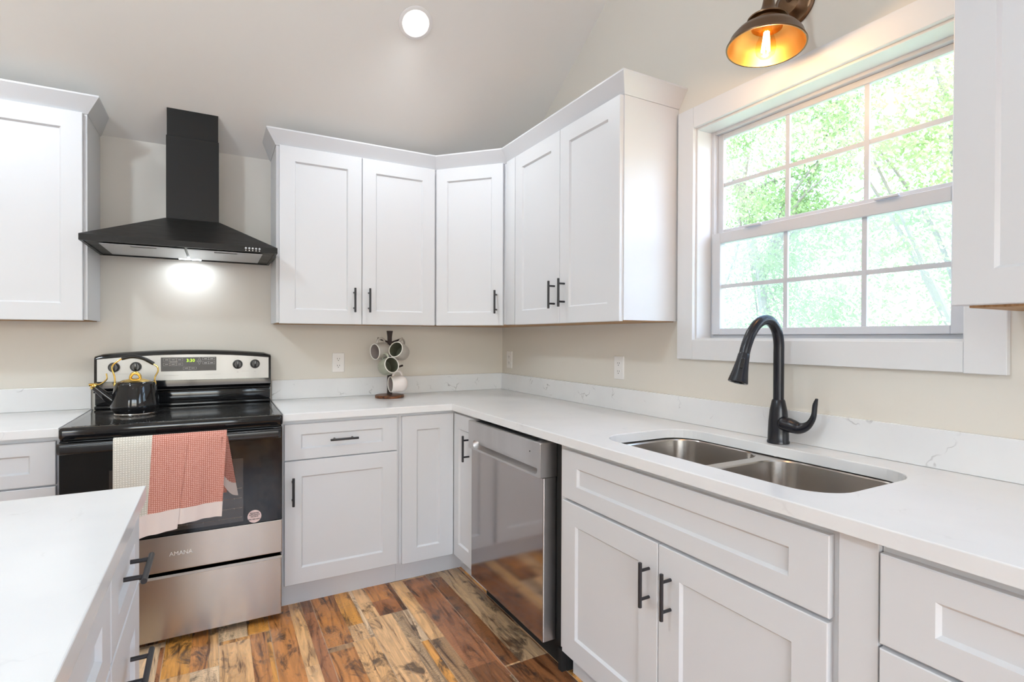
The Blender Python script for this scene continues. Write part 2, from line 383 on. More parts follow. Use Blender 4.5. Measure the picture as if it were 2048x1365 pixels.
# window casing boards and jamb liner
def bx(*a, bev=.0015): b = new(); box(b, *a, bev=bev, seg=1); return b
struct('trim_1', bx(-.02, 0, -1.757, -1.672, 1.189, 2.255), M_trim)
struct('trim_2', bx(-.02, 0, -2.700, -1.7575, 1.189, 1.272), M_trim)
struct('trim_3', bx(-.0215, 0, -2.792, -2.7005, 1.187, 2.255), M_trim)
struct('trim_4', bx(-.02, 0, -2.700, -1.7575, 2.168, 2.255), M_trim)
bm = new()
T = .008
box(bm, 0, .085, WY1-T, WY1, WZ0, WZ1); box(bm, 0, .085, WY0, WY0+T, WZ0, WZ1)
box(bm, 0, .085, WY0+T, WY1-T, WZ0, WZ0+T); box(bm, 0, .085, WY0+T, WY1-T, WZ1-T, WZ1)
struct('trim_5', bm, M_trim)
# window: vinyl frame, two sashes with muntins, glass and an insect screen on the lower half
win = bpy.data.objects.new('window_1', None); win.location = (.1, -2.2285, WZ0); C.objects.link(win); win['kind'] = 'structure'
def frame_bars(bm, x0, x1, y0, y1, z0, z1, w, wb=None, wt=None, bev=.002):
    wb = wb or w; wt = wt or w
    box(bm, x0, x1, y0, y0+w, z0, z1, bev=bev, seg=1); box(bm, x0, x1, y1-w, y1, z0, z1, bev=bev, seg=1)
    box(bm, x0, x1, y0+w, y1-w, z0, z0+wb, bev=bev, seg=1); box(bm, x0, x1, y0+w, y1-w, z1-wt, z1, bev=bev, seg=1)
bm = new(); frame_bars(bm, .084, .13, WY0, WY1, WZ0, WZ1, .024, .022, .020); part('window_frame', bm, M_vinyl, win)
bm = new(); frame_bars(bm, .105, .124, -2.676, -1.781, 1.712, 2.148, .028, .03, .022)
for yy in (-2.098, -2.381): box(bm, .110, .119, yy-.008, yy+.008, 1.742, 2.126)
box(bm, .1108, .1182, -2.65, -1.809, 1.932-.008, 1.932+.008)
us = part('upper_sash', bm, M_vinyl, win)
bm = new(); box(bm, .113, .116, -2.65, -1.809, 1.742, 2.126); part('glass_pane', bm, M_glass, us)
bm = new(); frame_bars(bm, .070, .103, -2.676, -1.781, 1.294, 1.722, .042, .026, .044)
for yy in (-2.113, -2.392): box(bm, .080, .090, yy-.008, yy+.008, 1.32, 1.678)
box(bm, .0808, .0892, -2.636, -1.822, 1.497-.008, 1.497+.008)
box(bm, .060, .072, -2.02, -1.95, 1.722, 1.730, bev=.002); box(bm, .060, .072, -2.50, -2.43, 1.722, 1.730, bev=.002)
ls = part('lower_sash', bm, M_vinyl, win)
bm = new(); box(bm, .084, .087, -2.636, -1.822, 1.32, 1.678); part('glass_pane', bm, M_glass, ls)
bm = new(); box(bm, .1255, .1262, -2.67, -1.79, 1.30, 1.73); part('insect_screen', bm, M_screen, win)

# frames for the added, unseen openings that bring in extra daylight
for nm, y0, y1, z0, z1 in (('added_window_2', OPEN_R[0], OPEN_R[1], OPEN_R[2], OPEN_R[3]),):
    bm = new(); frame_bars(bm, .05, .10, y0, y1, z0, z1, .05); box(bm, .05, .10, (y0+y1)/2-.025, (y0+y1)/2+.025, z0, z1); struct(nm, bm, M_vinyl)
bm = new()
for x0, x1 in ((OPEN_F[0], (OPEN_F[0]+OPEN_F[1])/2), ((OPEN_F[0]+OPEN_F[1])/2, OPEN_F[1])):
    box(bm, x0, x0+.07, YF-.1, YF-.04, OPEN_F[2], OPEN_F[3]); box(bm, x1-.07, x1, YF-.1, YF-.04, OPEN_F[2], OPEN_F[3]); box(bm, x0+.07, x1-.07, YF-.1, YF-.04, OPEN_F[2], OPEN_F[2]+.1); box(bm, x0+.07, x1-.07, YF-.1, YF-.04, OPEN_F[3]-.07, OPEN_F[3])
struct('added_door_1', bm, M_vinyl)
bm = new(); gx0, gx1, gz0, gz1 = OPEN_G
for a_ in (gx0, (gx0+gx1)/2-.03, gx1-.05): box(bm, a_, a_+.05, YF-.1, YF-.04, gz0, gz1)
for a_ in (gz0, (gz0+gz1)/2, gz1-.04): box(bm, gx0, gx1, YF-.095, YF-.045, a_, a_+.04)
struct('added_window_3', bm, M_vinyl)

# ------------------------------------------------------------------ cabinet parts
def shaker(bm, M, a0, a1, c0, c1, rs=.076, rt=None, t=.02, rec=.009, back=0.0):
    rt = rt or rs; e = .002; ch = .007
    def ring(ia, ic, b): return [M @ Vector(p) for p in ((a0+ia, b, c0+ic), (a1-ia, b, c0+ic), (a1-ia, b, c1-ic), (a0+ia, b, c1-ic))]
    loft(bm, [ring(0, 0, back), ring(0, 0, back+t-e), ring(e, e, back+t), ring(rs, rt, back+t), ring(rs+ch, rt+ch, back+t-rec)], True, True, True)
def pull(bm, M, a, c, L=.135, vert=True, b0=.02, off=.036, r=.0058):
    h = L/2; q = h*.64
    P = (lambda s, b: M @ Vector((a, b, c+s))) if vert else (lambda s, b: M @ Vector((a+s, b, c)))
    cyl(bm, P(-h, off+b0), P(h, off+b0), r, 16, bev=.0008)
    for s in (-q, q): cyl(bm, P(s, b0), P(s, off+b0), r*.82, 12)
def door(parent, M, a0, a1, c0, c1, hnd=None, rs=.076, rt=None, name='door', mat_=None):
    bm = new(); shaker(bm, M, a0, a1, c0, c1, rs, rt)
    d = part(name, bm, M_cab, parent, smooth=False)
    if hnd:
        bm = new(); pull(bm, M, hnd[0], hnd[1], hnd[3] if len(hnd) > 3 else .135, hnd[2]); part('handle', bm, M_black, d)
    return d
UB, UT = 1.349, 2.285
MB = frame((0, -.308, 0), (1, 0, 0), (0, -1, 0))           # uppers on back wall: a = x
MR = frame((-.308, 0, 0), (0, -1, 0), (-1, 0, 0))          # uppers on right wall: a = -y
def carcass(parent, bmf, ply):
    part('cabinet_box', bmf, M_cab, parent, smooth=False)
    part('underside', ply, M_ply, parent, 'bare brown plywood underside')
# hood-side double door cabinet
c = thing('wall_cabinet', 'white two-door wall cabinet between the black range hood and the angled corner cabinet', 'cabinet', (-1.07, -.15, UB))
bm = new(); box(bm, -1.510, -.622, -.308, -.001, UB+.004, UT); pl = new(); box(pl, -1.498, -.634, -.296, -.013, UB, UB+.004)
carcass(c, bm, pl)
door(c, MB, -1.496, -1.0685, UB, UT, (-1.112, 1.483, True)); door(c, MB, -1.0655, -.634, UB, UT, (-1.030, 1.484, True))
# diagonal corner cabinet
c = thing('corner_wall_cabinet', 'white corner wall cabinet with a single door set diagonally across the corner', 'cabinet', (-.25, -.25, UB))
cp = [(-.001, -.001), (-.6205, -.001), (-.6205, -.308), (-.308, -.640), (-.308, -.655), (-.001, -.655)]
bm = new(); loft(bm, [ring3(cp, UB+.004), ring3(cp, UT)], True, True, True)
ci = [(-.013, -.013), (-.609, -.013), (-.609, -.304), (-.316, -.630), (-.316, -.643), (-.013, -.643)]
pl = new(); loft(pl, [ring3(ci, UB), ring3(ci, UB+.004)], True, True, True)
carcass(c, bm, pl)
dv = Vector((.3125, -.332, 0)); dl = dv.length
MD = frame((-.6205, -.308, 0), dv, (-.332, -.3125, 0))
door(c, MD, .012, dl-.020, UB, UT, (dl-.058, 1.483, True), rs=.070, rt=.076)
# double door cabinet beside the window
c = thing('wall_cabinet', 'white two-door wall cabinet on the window wall with its side panel facing the window', 'cabinet', (-.15, -1.16, UB))
bm = new(); box(bm, -.308, -.001, -1.657, -.656, UB+.004, UT); pl = new(); box(pl, -.296, -.013, -1.645, -.668, UB, UB+.004)
carcass(c, bm, pl)
door(c, MR, .768, 1.2085, UB, UT, (1.168, 1.489, True)); door(c, MR, 1.2115, 1.651, UB, UT, (1.254, 1.494, True))
bm = new(); box(bm, -.3275, -.3085, -.762, -.664, UB+.002, UT, bev=.001); part('filler_strip', bm, M_cab, c)
# left of the hood
c = thing('wall_cabinet', 'white wall cabinet left of the black hood, at the left edge of the picture', 'cabinet', (-2.62, -.15, UB))
bm = new(); box(bm, -2.93, -2.298, -.308, -.001, UB+.004, UT); pl = new(); box(pl, -2.918, -2.31, -.296, -.013, UB, UB+.004)
carcass(c, bm, pl)
door(c, MB, -2.92, -2.312, UB, UT, (-2.875, 1.483, True))
# right foreground
c = thing('wall_cabinet', 'white wall cabinet right of the window, at the top right corner', 'cabinet', (-.15, -3.1, UB))
bm = new(); box(bm, -.308, -.001, -3.42, -2.805, UB+.006, UT); pl = new(); box(pl, -.296, -.013, -3.41, -2.817, UB+.001, UB+.006)
carcass(c, bm, pl)
door(c, MR, 2.795, 3.41, UB+.006, UT, (3.37, 1.483, True))
# crown mouldings
def crown(name, path, label, prof=((0, 2.2856), (.003, 2.2856), (.006, 2.291), (.050, 2.354), (.050, 2.361), (0, 2.361))):
    pts = [Vector((p[0], p[1])) for p in path]; rings = []
    nn = len(pts)
    for i in range(nn):
        d0 = (pts[i]-pts[i-1]).normalized() if i else None; d1 = (pts[i+1]-pts[i]).normalized() if i < nn-1 else None
        n0 = Vector((-d0.y, d0.x)) if d0 else None; n1 = Vector((-d1.y, d1.x)) if d1 else None
        if d0 is None: m = n1
        elif d1 is None: m = n0
        else: m = (n0+n1); m = m/(m.dot(n0))
        m = -m
        rings.append([Vector((pts[i].x+m.x*o, pts[i].y+m.y*o, z)) for o, z in prof])
    bm = new(); loft(bm, rings, True, True, True)
    # closing board on top
    return bm
bm = crown('c', [(-1.510, -.001), (-1.510, -.308), (-.6205, -.308), (-.308, -.640), (-.308, -1.657), (-.001, -1.657)], '')
top = [(-1.510, -.001), (-1.510, -.308), (-.6205, -.308), (-.308, -.640), (-.308, -1.657), (-.001, -1.657), (-.001, -.001)]
loft(bm, [ring3(top, 2.2856), ring3(top, 2.292)], True, True, True)
solo('crown_molding', bm, M_cab, 'white flared crown molding wrapping the corner run of wall cabinets', 'molding', smooth=False)
bm = crown('c', [(-2.93, -.308), (-2.298, -.308), (-2.298, -.001)], '')
solo('crown_molding', bm, M_cab, 'white flared crown molding on the cabinet left of the hood', 'molding', smooth=False)

# base cabinets -------------------------------------------------------------
DF = .618                                                  # box face; doors stand 20 mm proud
NB = frame((0, -DF, 0), (1, 0, 0), (0, -1, 0)); NR = frame((-DF, 0, 0), (0, -1, 0), (-1, 0, 0))
KB = .085
def toe(parent, *b):
    bm = new(); box(bm, *b); part('toe_kick', bm, M_cab, parent, smooth=False)
c = thing('base_cabinet', 'white base cabinet with one drawer over one door, right of the range', 'cabinet', (-1.23, -.31, FZ))
bm = new(); box(bm, -1.513, -.9425, -DF, -.02, KB, .8795); part('cabinet_box', bm, M_cab, c, smooth=False)
toe(c, -1.513, -.9425, -.560, -.05, FZ, KB)
door(c, NB, -1.503, -.958, .6885, .860, (-1.231, .7765, False, .135), rs=.074, rt=.0505, name='drawer')
door(c, NB, -1.503, -.956, .090, .683, (-1.4665, .543, True))
c = thing('corner_base_cabinet', 'white inside-corner base cabinet with two narrow doors meeting at a right angle', 'cabinet', (-.45, -.45, FZ))
cp = [(-.001, -.02), (-.9415, -.02), (-.9415, -DF), (-DF, -DF), (-DF, -.907), (-.001, -.907)]
bm = new(); loft(bm, [ring3(cp, KB), ring3(cp, .8795)], True, True, True); part('cabinet_box', bm, M_cab, c, smooth=False)
cp = [(-.05, -.05), (-.9415, -.05), (-.9415, -.560), (-.560, -.560), (-.560, -.907), (-.05, -.907)]
bm = new(); loft(bm, [ring3(cp, FZ), ring3(cp, KB)], True, True, True); part('toe_kick', bm, M_cab, c, smooth=False)
door(c, NB, -.930, -.6395, .080, .862, rs=.080, rt=.076)
door(c, NR, .6395, .902, .080, .862, (.842, .703, True), rs=.064, rt=.078)
c = thing('base_cabinet', 'white drawer base cabinet left of the range, partly hidden by the island', 'cabinet', (-2.65, -.31, FZ))
bm = new(); box(bm, -2.95, -2.336, -DF, -.02, KB, .8795); part('cabinet_box', bm, M_cab, c, smooth=False)
toe(c, -2.95, -2.336, -.560, -.05, FZ, KB)
door(c, NB, -2.94, -2.345, .687, .860, (-2.642, .7765, False), rs=.078, rt=.0505, name='drawer')
door(c, NB, -2.94, -2.345, .390, .680, (-2.642, .54, False), rs=.078, name='drawer')
door(c, NB, -2.94, -2.345, .090, .383, (-2.642, .24, False), rs=.078, name='drawer')
c = thing('sink_base_cabinet', 'white sink base cabinet with a wide false drawer front above two doors', 'cabinet', (-.31, -2.2, FZ))
bm = new(); box(bm, -DF, -.02, -2.722, -1.663, KB, .64); box(bm, -DF, -DF+.03, -2.722, -1.663, .64, .8795)
part('cabinet_box', bm, M_cab, c, smooth=False)
toe(c, -.560, -.05, -2.722, -1.663, FZ, KB)
door(c, NR, 1.696, 2.706, .678, .858, rs=.092, rt=.056, name='false_drawer_front')
door(c, NR, 1.698, 2.1985, .090, .668, (2.163, .538, True), rs=.082, rt=.080); door(c, NR, 2.2015, 2.704, .090, .668, (2.251, .538, True), rs=.082, rt=.080)
bm = new(); box(bm, -.632, -.56, -2.801, -2.7235, FZ+.12, .8785, bev=.001)
solo('filler_panel', bm, M_cab, 'plain white filler panel between the sink cabinet and the foreground drawers', 'panel', smooth=False)
c = thing('base_cabinet', 'white drawer base cabinet nearest the camera at the bottom right corner', 'cabinet', (-.31, -3.1, FZ))
bm = new(); box(bm, -DF, -.02, -3.42, -2.8025, KB, .8795); part('cabinet_box', bm, M_cab, c, smooth=False)
toe(c, -.560, -.05, -3.42, -2.8025, FZ, KB)
door(c, NR, 2.806, 3.41, .677, .856, rs=.094, rt=.056, name='drawer'); door(c, NR, 2.806, 3.41, .384, .668, rs=.094, rt=.078, name='drawer'); door(c, NR, 2.806, 3.41, .09, .375, rs=.094, rt=.078, name='drawer')

# island --------------------------------------------------------------------
NI = frame((-1.967, 0, 0), (0, 1, 0), (1, 0, 0))            # a = y
for nm, y0, y1, lab in (('base_cabinet', -2.222, -1.825, 'white island drawer cabinet at the far corner of the island, facing the sink'),
                        ('base_cabinet', -2.86, -2.223, 'white island cabinet under the worktop in the bottom left, next nearer one')):
    c = thing(nm, lab, 'cabinet', (-2.25, (y0+y1)/2, FZ))
    bm = new(); box(bm, -2.57, -1.967, y0, y1, KB, .8795); part('cabinet_box', bm, M_cab, c, smooth=False)
    toe(c, -2.52, -2.03, y0, y1, FZ, KB)
    far = y1 > -2
    hy = -2.03 if far else (y0+y1)/2
    door(c, NI, y0+.004, y1-.004, .703, .860, (hy, .795, False, .15) if far else None, rs=.078, rt=.05, name='drawer')
    door(c, NI, y0+.004, y1-.004, .400, .697, (hy, .585, False, .15) if far else None, rs=.078, name='drawer')
    door(c, NI, y0+.004, y1-.004, .090, .394, (hy, .29, False, .15) if far else None, rs=.078, name='drawer')

# ------------------------------------------------------------------ worktops
def slab(bm, polys, z0, z1, bev=.0025):
    """flat polygons sharing edges -> one solid slab with a softened top edge"""
    fs = []
    for poly in polys:
        fs.append(bm.faces.new([bm.verts.new((x, y, z1)) for x, y in poly]))
    bmesh.ops.remove_doubles(bm, verts=bm.verts, dist=1e-5)
    fs = [f for f in bm.faces]
    r = bmesh.ops.extrude_face_region(bm, geom=fs)
    vs = [g for g in r['geom'] if isinstance(g, bmesh.types.BMVert)]
    for v in vs: v.co.z = z0
    bmesh.ops.recalc_face_normals(bm, faces=bm.faces)
    es = [e for e in bm.edges if len(e.link_faces) == 2 and all(abs(v.co.z-z1) < 1e-5 for v in e.verts) and e.calc_face_angle(0) > 1]
    bmesh.ops.bevel(bm, geom=es, offset=bev, segments=2, profile=.5, affect='EDGES', clamp_overlap=True)
CT0, CT = .880, .914
SX0, SX1, SY0, SY1, SR = -.552, -.128, -2.655, -1.800, .105
cut = rrect(SX0, SX1, SY0, SY1, SR, 9)
ym = -2.2125
up = [p for p in cut if p[1] > ym]; lo = [p for p in cut if p[1] < ym]    # up: from +x side ccw
up_pts = [(SX1, ym)] + up + [(SX0, ym)]
lo_pts = [(SX0, ym)] + lo + [(SX1, ym)]
CE = -.659
A = [(CE, ym), (CE, CE), (-1.511, CE), (-1.511, -.002), (-.002, -.002), (-.002, ym)] + up_pts
Bp = [(-.002, ym), (-.002, -3.43), (CE, -3.43), (CE, ym)] + lo_pts
# drop duplicate joins
bm = new(); slab(bm, [A, Bp], CT0, CT)
solo('worktop', bm, M_qz, 'white quartz L-shaped worktop running around the corner with the sink cut-out', 'worktop', smooth=False)
bm = new(); slab(bm, [[(-2.95, CE), (-2.332, CE), (-2.332, -.002), (-2.95, -.002)]], CT0, CT)
solo('worktop', bm, M_qz, 'short white quartz worktop left of the range', 'worktop', smooth=False)
bm = new(); slab(bm, [[(-3.05, -3.7), (-1.936, -3.7), (-1.936, -1.800), (-3.05, -1.800)]], CT0, CT)
solo('island_worktop', bm, M_qz, 'white quartz island worktop filling the bottom left corner', 'worktop', smooth=False)
def bs(x0, x1, y0, y1, lab):
    bm = new(); box(bm, x0, x1, y0, y1, CT+.0005, 1.026, bev=.0015); solo('backsplash', bm, M_qs, lab, 'backsplash', smooth=False)
bs(-1.505, -.0005, -.0145, -.0005, 'low quartz backsplash strip behind the mug tree, right of the range')
bs(-.0145, -.0005, -3.43, -.0155, 'low quartz backsplash strip with grey cracks under the window')
bs(-2.95, -2.334, -.0145, -.0005, 'low quartz backsplash strip on the wall left of the range')

# ------------------------------------------------------------------ sink
sk_ = thing('sink', 'stainless steel undermount double-bowl sink set in the worktop', 'sink', (-.34, -2.2275, .68))
K = 9
def bowl(bx0, bx1, by0, by1, cy0, cy1, cr0):
    """rim flange out to its cell, then the bowl itself"""
    bm = new()
    def rr4(x0, x1, y0, y1, r): return rrect(x0, x1, y0, y1, r, K)
    zr = .876
    rings = [ring3(rr4(SX0-.022, SX1+.022, cy0, cy1, cr0), zr), ring3(rr4(bx0-.004, bx1+.004, by0-.004, by1+.004, .089), zr), ring3(rr4(bx0, bx1, by0, by1, .085), zr-.004)]
    for z, ins, r in ((.80, .004, .083), (.73, .008, .08), (.705, .018, .075), (.692, .040, .07), (.688, .075, .06)):
        rings.append(ring3(rr4(bx0+ins, bx1-ins, by0+ins, by1-ins, max(r-ins*.2, .03)), z))
    cx, cy = (bx0+bx1)/2, (by0+by1)/2
    rings.append(ring3(rr4(cx-.045, cx+.045, cy-.045, cy+.045, .0449), .685))
    loft(bm, rings, True, False, True)
    b = part('bowl', bm, M_sink, sk_, recalc=False)
    bm = new(); lathe(bm, [(.043, .6855), (.040, .689), (.030, .6875), (.012, .6865), (.0001, .6865)], Matrix.Translation((cx, cy, 0)), 28)
    part('drain', bm, M_sink, b)
bowl(-.540, -.130, -2.186, -1.822, -2.2125, SY1+.022, .02)
bowl(-.540, -.130, -2.640, -2.236, SY0-.022, -2.2125, .02)

# ------------------------------------------------------------------ faucet
FX, FY = -.066, -2.190
fc = thing('faucet', 'matte black pull-down gooseneck faucet behind the sink with its lever on the right', 'faucet', (FX, FY, CT))
bm = new(); lathe(bm, [(.036, .9145), (.0362, .921), (.034, .925), (.0335, .955), (.032, .99), (.028, 1.03), (.0215, 1.062), (.0195, 1.066)], Matrix.Translation((FX, FY, 0)), 32, True, True)
body = part('faucet_body', bm, M_faucet, fc)
hx, hy = -.190, .022
d = Vector((hx, hy, 0)).normalized()
ctl = [(0, 1.06), (0, 1.14), (0, 1.22), (.001, 1.268), (.014, 1.312), (.046, 1.341), (.088, 1.336), (.124, 1.303), (.147, 1.260), (.160, 1.222)]
pth = smooth_path([Vector((FX, FY, z)) + d*s for s, z in ctl], 6)
bm = new(); tube(bm, pth, .0175, 20); part('spout', bm, M_faucet, fc)
e0 = Vector((FX, FY, 1.226)) + d*.159; e1 = Vector((FX, FY, 1.132)) + d*.186
dd = (e1-e0); L = dd.length; q = Matrix.Translation(e0) @ dd.to_track_quat('Z', 'Y').to_matrix().to_4x4()
bm = new(); lathe(bm, [(.0165, -.004), (.0182, 0), (.019, .003), (.021, L*.3), (.026, L*.65), (.0315, L*.95), (.0325, L), (.030, L+.002), (.022, L+.001), (.021, L-.003), (.012, L-.003), (.012, L+.005), (.0001, L+.005)], q, 28, True)
sh = part('spray_head', bm, M_faucet, fc)
dn = dd.normalized(); cdir = (Vector((-.78, -.62, 0)) - dn*Vector((-.78, -.62, 0)).dot(dn)).normalized(); sd = dn.cross(cdir)
pc = e0 + dn*L*.36
Mb = Matrix(((sd.x, cdir.x, -dn.x, pc.x), (sd.y, cdir.y, -dn.y, pc.y), (sd.z, cdir.z, -dn.z, pc.z), (0, 0, 0, 1)))
bm = new(); loft(bm, [[Mb @ Vector((x, b, y)) for x, y in rrect(-.0065+i, .0065-i, -.018+i, .018-i, .0055-i, 4)] for b, i in ((.012, 0), (.0265, 0), (.028, .0015))], True, True, True)
part('spray_button', bm, M_bplas, sh)
# lever: a fat barrel to the right that curls upward into a thin blade
lv = smooth_path([(FX-.012, FY-.006, .988), (FX-.012, FY-.028, .987), (FX-.010, FY-.056, .982), (FX-.006, FY-.083, .978), (FX-.004, FY-.110, .992), (FX-.004, FY-.128, 1.022), (FX-.004, FY-.133, 1.060), (FX-.006, FY-.140, 1.082)], 6)
nlv = len(lv); keyr = [.010, .024, .0245, .021, .0155, .0115, .0095, .0095, .006]
rad = []
for i in range(nlv):
    t = i/(nlv-1)*(len(keyr)-1); a = min(int(t), len(keyr)-2); rad.append(keyr[a]+(keyr[a+1]-keyr[a])*(t-a))
bm = new(); tube(bm, lv, rad, 18, flat=[1 if i < nlv*.5 else 1-.35*(i/nlv-.5)*2 for i in range(nlv)]); part('lever', bm, M_faucet, fc)

# ------------------------------------------------------------------ electrical outlets
def outlet(label, M, group):
    loc = M @ Vector((0, 0, -.06))
    o = thing('wall_outlet', label, 'outlet', loc, group)
    bm = new(); loft(bm, [[M @ Vector((x, b, y)) for x, y in rrect(-.036+i, .036-i, -.0585+i, .0585-i, .003, 3)] for b, i in ((.0004, 0), (.004, 0), (.006, .002))], True, True, True)
    part('cover_plate', bm, M_white, o, smooth=False)
    for cz in (.0205, -.0205):
        bm = new(); loft(bm, [[M @ Vector((x, b, y+cz)) for x, y in rrect(-.0165, .0165, -.0135, .0135, .010, 5)] for b in (.005, .0075)], True, True, True)
        s = part('socket', bm, M_white, o)
        bm = new()
        for sx in (-.0065, .0065): box(bm, sx-.0012, sx+.0012, .0072, .0080, cz-.001, cz+.007, M=M)
        cyl(bm, M @ Vector((0, .0072, cz-.0075)), M @ Vector((0, .0080, cz-.0075)), .0026, 10)
        part('slots', bm, M_slot, s)
outlet('white duplex outlet on the back wall, left of the mug tree', frame((-1.1335, 0, 1.122), (1, 0, 0), (0, -1, 0)), 'wall outlets above the worktop')
outlet('white duplex outlet on the window wall tucked right in the corner', frame((0, -.112, 1.124), (0, -1, 0), (-1, 0, 0)), 'wall outlets above the worktop')
outlet('white duplex outlet on the window wall, below the two-door cabinet', frame((0, -1.268, 1.128), (0, -1, 0), (-1, 0, 0)), 'wall outlets above the worktop')

# ------------------------------------------------------------------ range hood
hd = thing('range_hood', 'black pyramid chimney range hood on the wall above the range', 'range hood', (-1.9, -.2, 1.68))
HX0, HX1, HYF, HZ0, HZ1 = -2.297, -1.5205, -.50, 1.688, 1.7155
CX0, CX1, CYF = -2.004, -1.773, -.205
bm = new()
zt = 1.868
def rect(x0, x1, y0, y1, z): return [Vector((x0, y0, z)), Vector((x1, y0, z)), Vector((x1, y1, z)), Vector((x0, y1, z))]
loft(bm, [rect(HX0+.012, HX1-.012, HYF+.012, -.012, HZ0+.004), rect(HX0+.012, HX1-.012, HYF+.012, -.012, HZ0), rect(HX0, HX1, HYF, -.001, HZ0), rect(HX0, HX1, HYF, -.001, HZ1), rect(CX0-.004, CX1+.004, CYF-.006, -.001, zt)], True, True, True)
part('canopy', bm, M_hood, hd, smooth=False)
bm = new(); box(bm, CX0, CX1, CYF, -.001, zt+.0005, 2.283, bev=.001, seg=1); box(bm, CX0+.003, CX1-.003, CYF+.003, -.003, 2.284, ceil_z(CYF+.003)-.001)
for v in bm.verts:
    if v.co.z > 2.4: v.co.z = ceil_z(v.co.y)-.002
part('chimney', bm, M_hood, hd, smooth=False)
for x0, x1 in ((-2.235, -1.915), (-1.905, -1.585)):
    bm = new(); box(bm, x0, x1, -.455, -.10, HZ0-.004, HZ0-.0005, bev=.001, seg=1); f = part('grease_filter', bm, M_filter, hd, 'silver filter panel')
    bm = new(); xm = (x0+x1)/2; box(bm, xm-.05, xm+.05, -.432, -.412, HZ0-.0055, HZ0-.0043, bev=.0004, seg=1); part('latch', bm, M_dwp, f)
bm = new(); box(bm, -1.957, -1.855, -.092, -.050, HZ0-.003, HZ0-.0008, bev=.001, seg=1); part('lamp_lens', bm, M_hoodlamp, hd, 'lit white lamp strip')
lamp('hood_lamp_light', 'AREA', (-1.905, -.088, HZ0-.012), .5, (.80, .90, 1), shape='RECTANGLE', size=.13, size_y=.03)
for i in range(5):
    x = -1.6605 + i*.0148
    bm = new(); cyl(bm, (x, HYF, 1.7045), (x, HYF-.004, 1.7045), .0046, 14, bev=.001)
    part('push_button', bm, M_filter, hd)
    bm = new()
    if i % 2: cyl(bm, (x, HYF, 1.6945), (x, HYF-.0006, 1.6945), .0026, 6)
    else: box(bm, x-.0024, x+.0024, HYF-.0006, HYF, 1.6928, 1.6962)
    part('button_symbol', bm, M_white, hd)

# ------------------------------------------------------------------ range
RX0, RX1 = -2.324, -1.517
RF = -.700                                              # door face
rg = thing('range', 'freestanding black and stainless electric range with a glass cooktop', 'range', (-1.92, -.35, FZ))
bm = new(); box(bm, RX0+.006, RX1-.006, -.655, -.03, FZ+.03, .872); box(bm, RX0+.02, RX1-.02, -.62, -.06, FZ, FZ+.03); part('range_body', bm, M_bplas, rg, smooth=False)
# cooktop frame with rolled edge and inset glass
bm = new()
def R4(x0, x1, y0, y1, r, z): return ring3(rrect(x0, x1, y0, y1, r, 4), z)
loft(bm, [R4(RX0, RX1, -.698, -.062, .012, .873), R4(RX0-.002, RX1+.002, -.702, -.060, .014, .880), R4(RX0-.002, RX1+.002, -.702, -.060, .014, .908), R4(RX0+.002, RX1-.002, -.698, -.064, .012, .9165), R4(RX0+.008, RX1-.008, -.690, -.07, .01, .9185), R4(RX0+.03, RX1-.03, -.668, -.09, .01, .9165)], True, True, True)
ck = part('cooktop', bm, M_gloss, rg)
bm = new(); loft(bm, [R4(RX0+.032, RX1-.032, -.664, -.112, .008, .9155), R4(RX0+.032, RX1-.032, -.664, -.112, .008, .9175)], True, True, True); part('hob_glass', bm, M_hob, ck, 'speckled black ceramic glass')
# backguard: stepped black lower riser, then the steel control fascia under an arched black cap
bm = new()
box(bm, RX0+.018, RX1-.004, -.118, -.02, .9185, .935, bev=.004); box(bm, RX0+.018, RX1-.004, -.100, -.02, .9355, .999, bev=.006); box(bm, RX0+.014, RX1-.002, -.118, -.02, .9995, 1.008, bev=.004)
nseg = 24; r1 = []
x0, x1 = RX0+.016, RX1-.001
def arch(x): t = (x-(x0+x1)/2)/((x1-x0)/2); return 1.208 - .022*t*t
outer = [[], []]
for i in range(nseg+1):
    x = x0+(x1-x0)*i/nseg; z = arch(x); 
    if i in (0, nseg): z -= .008
    r1.append([Vector((x, y, zz)) for y, zz in ((-.018, 1.0085), (-.092, 1.0085), (-.104, 1.02), (-.100, z-.018), (-.094, z-.006), (-.080, z), (-.018, z))])
loft(bm, r1, True, True, True)
bg_ = part('backguard', bm, M_gloss, rg)
MF = frame((0, -.1035, 0), (1, 0, 0), (0, -1, 0)); TL = .004/.16
bm = new(); rr = []
xa, xb = x0+.012, x1-.012
fr_, bk_ = [], []
N_ = 20
bot, topv = [], []
for i in range(N_+1):
    x = xa+(xb-xa)*i/N_; zb = 1.050+ .004*(1-i/N_); zt_ = arch(x)-.024
    bot.append((x, zb)); topv.append((x, zt_))
loop = bot + topv[::-1]
loft(bm, [[Vector((x, -.100, z)) for x, z in loop], [Vector((x, -.1065, z)) for x, z in loop]], True, True, True)
fa = part('control_fascia', bm, M_steelp, rg, 'brushed silver control fascia', smooth=False)
def fp(x, z, b=0): return Vector((x, -.1065-b, z))
bm = new(); box(bm, -2.034, -1.785, -.1085, -.1067, 1.098, 1.170, bev=.0006, seg=1); dp = part('display_panel', bm, mat('display_window', (.022, .018, .015), .25), rg, 'dark display panel', smooth=False)
ML = mat('legend_print', (.55, .53, .5), .6)
bm = new()
def outline(bm, xa, xb, za, zb, w=.0008, y=-.1089):
    box(bm, xa, xb, y, y+.0004, za, za+w); box(bm, xa, xb, y, y+.0004, zb-w, zb); box(bm, xa, xa+w, y, y+.0004, za+w, zb-w); box(bm, xb-w, xb, y, y+.0004, za+w, zb-w)
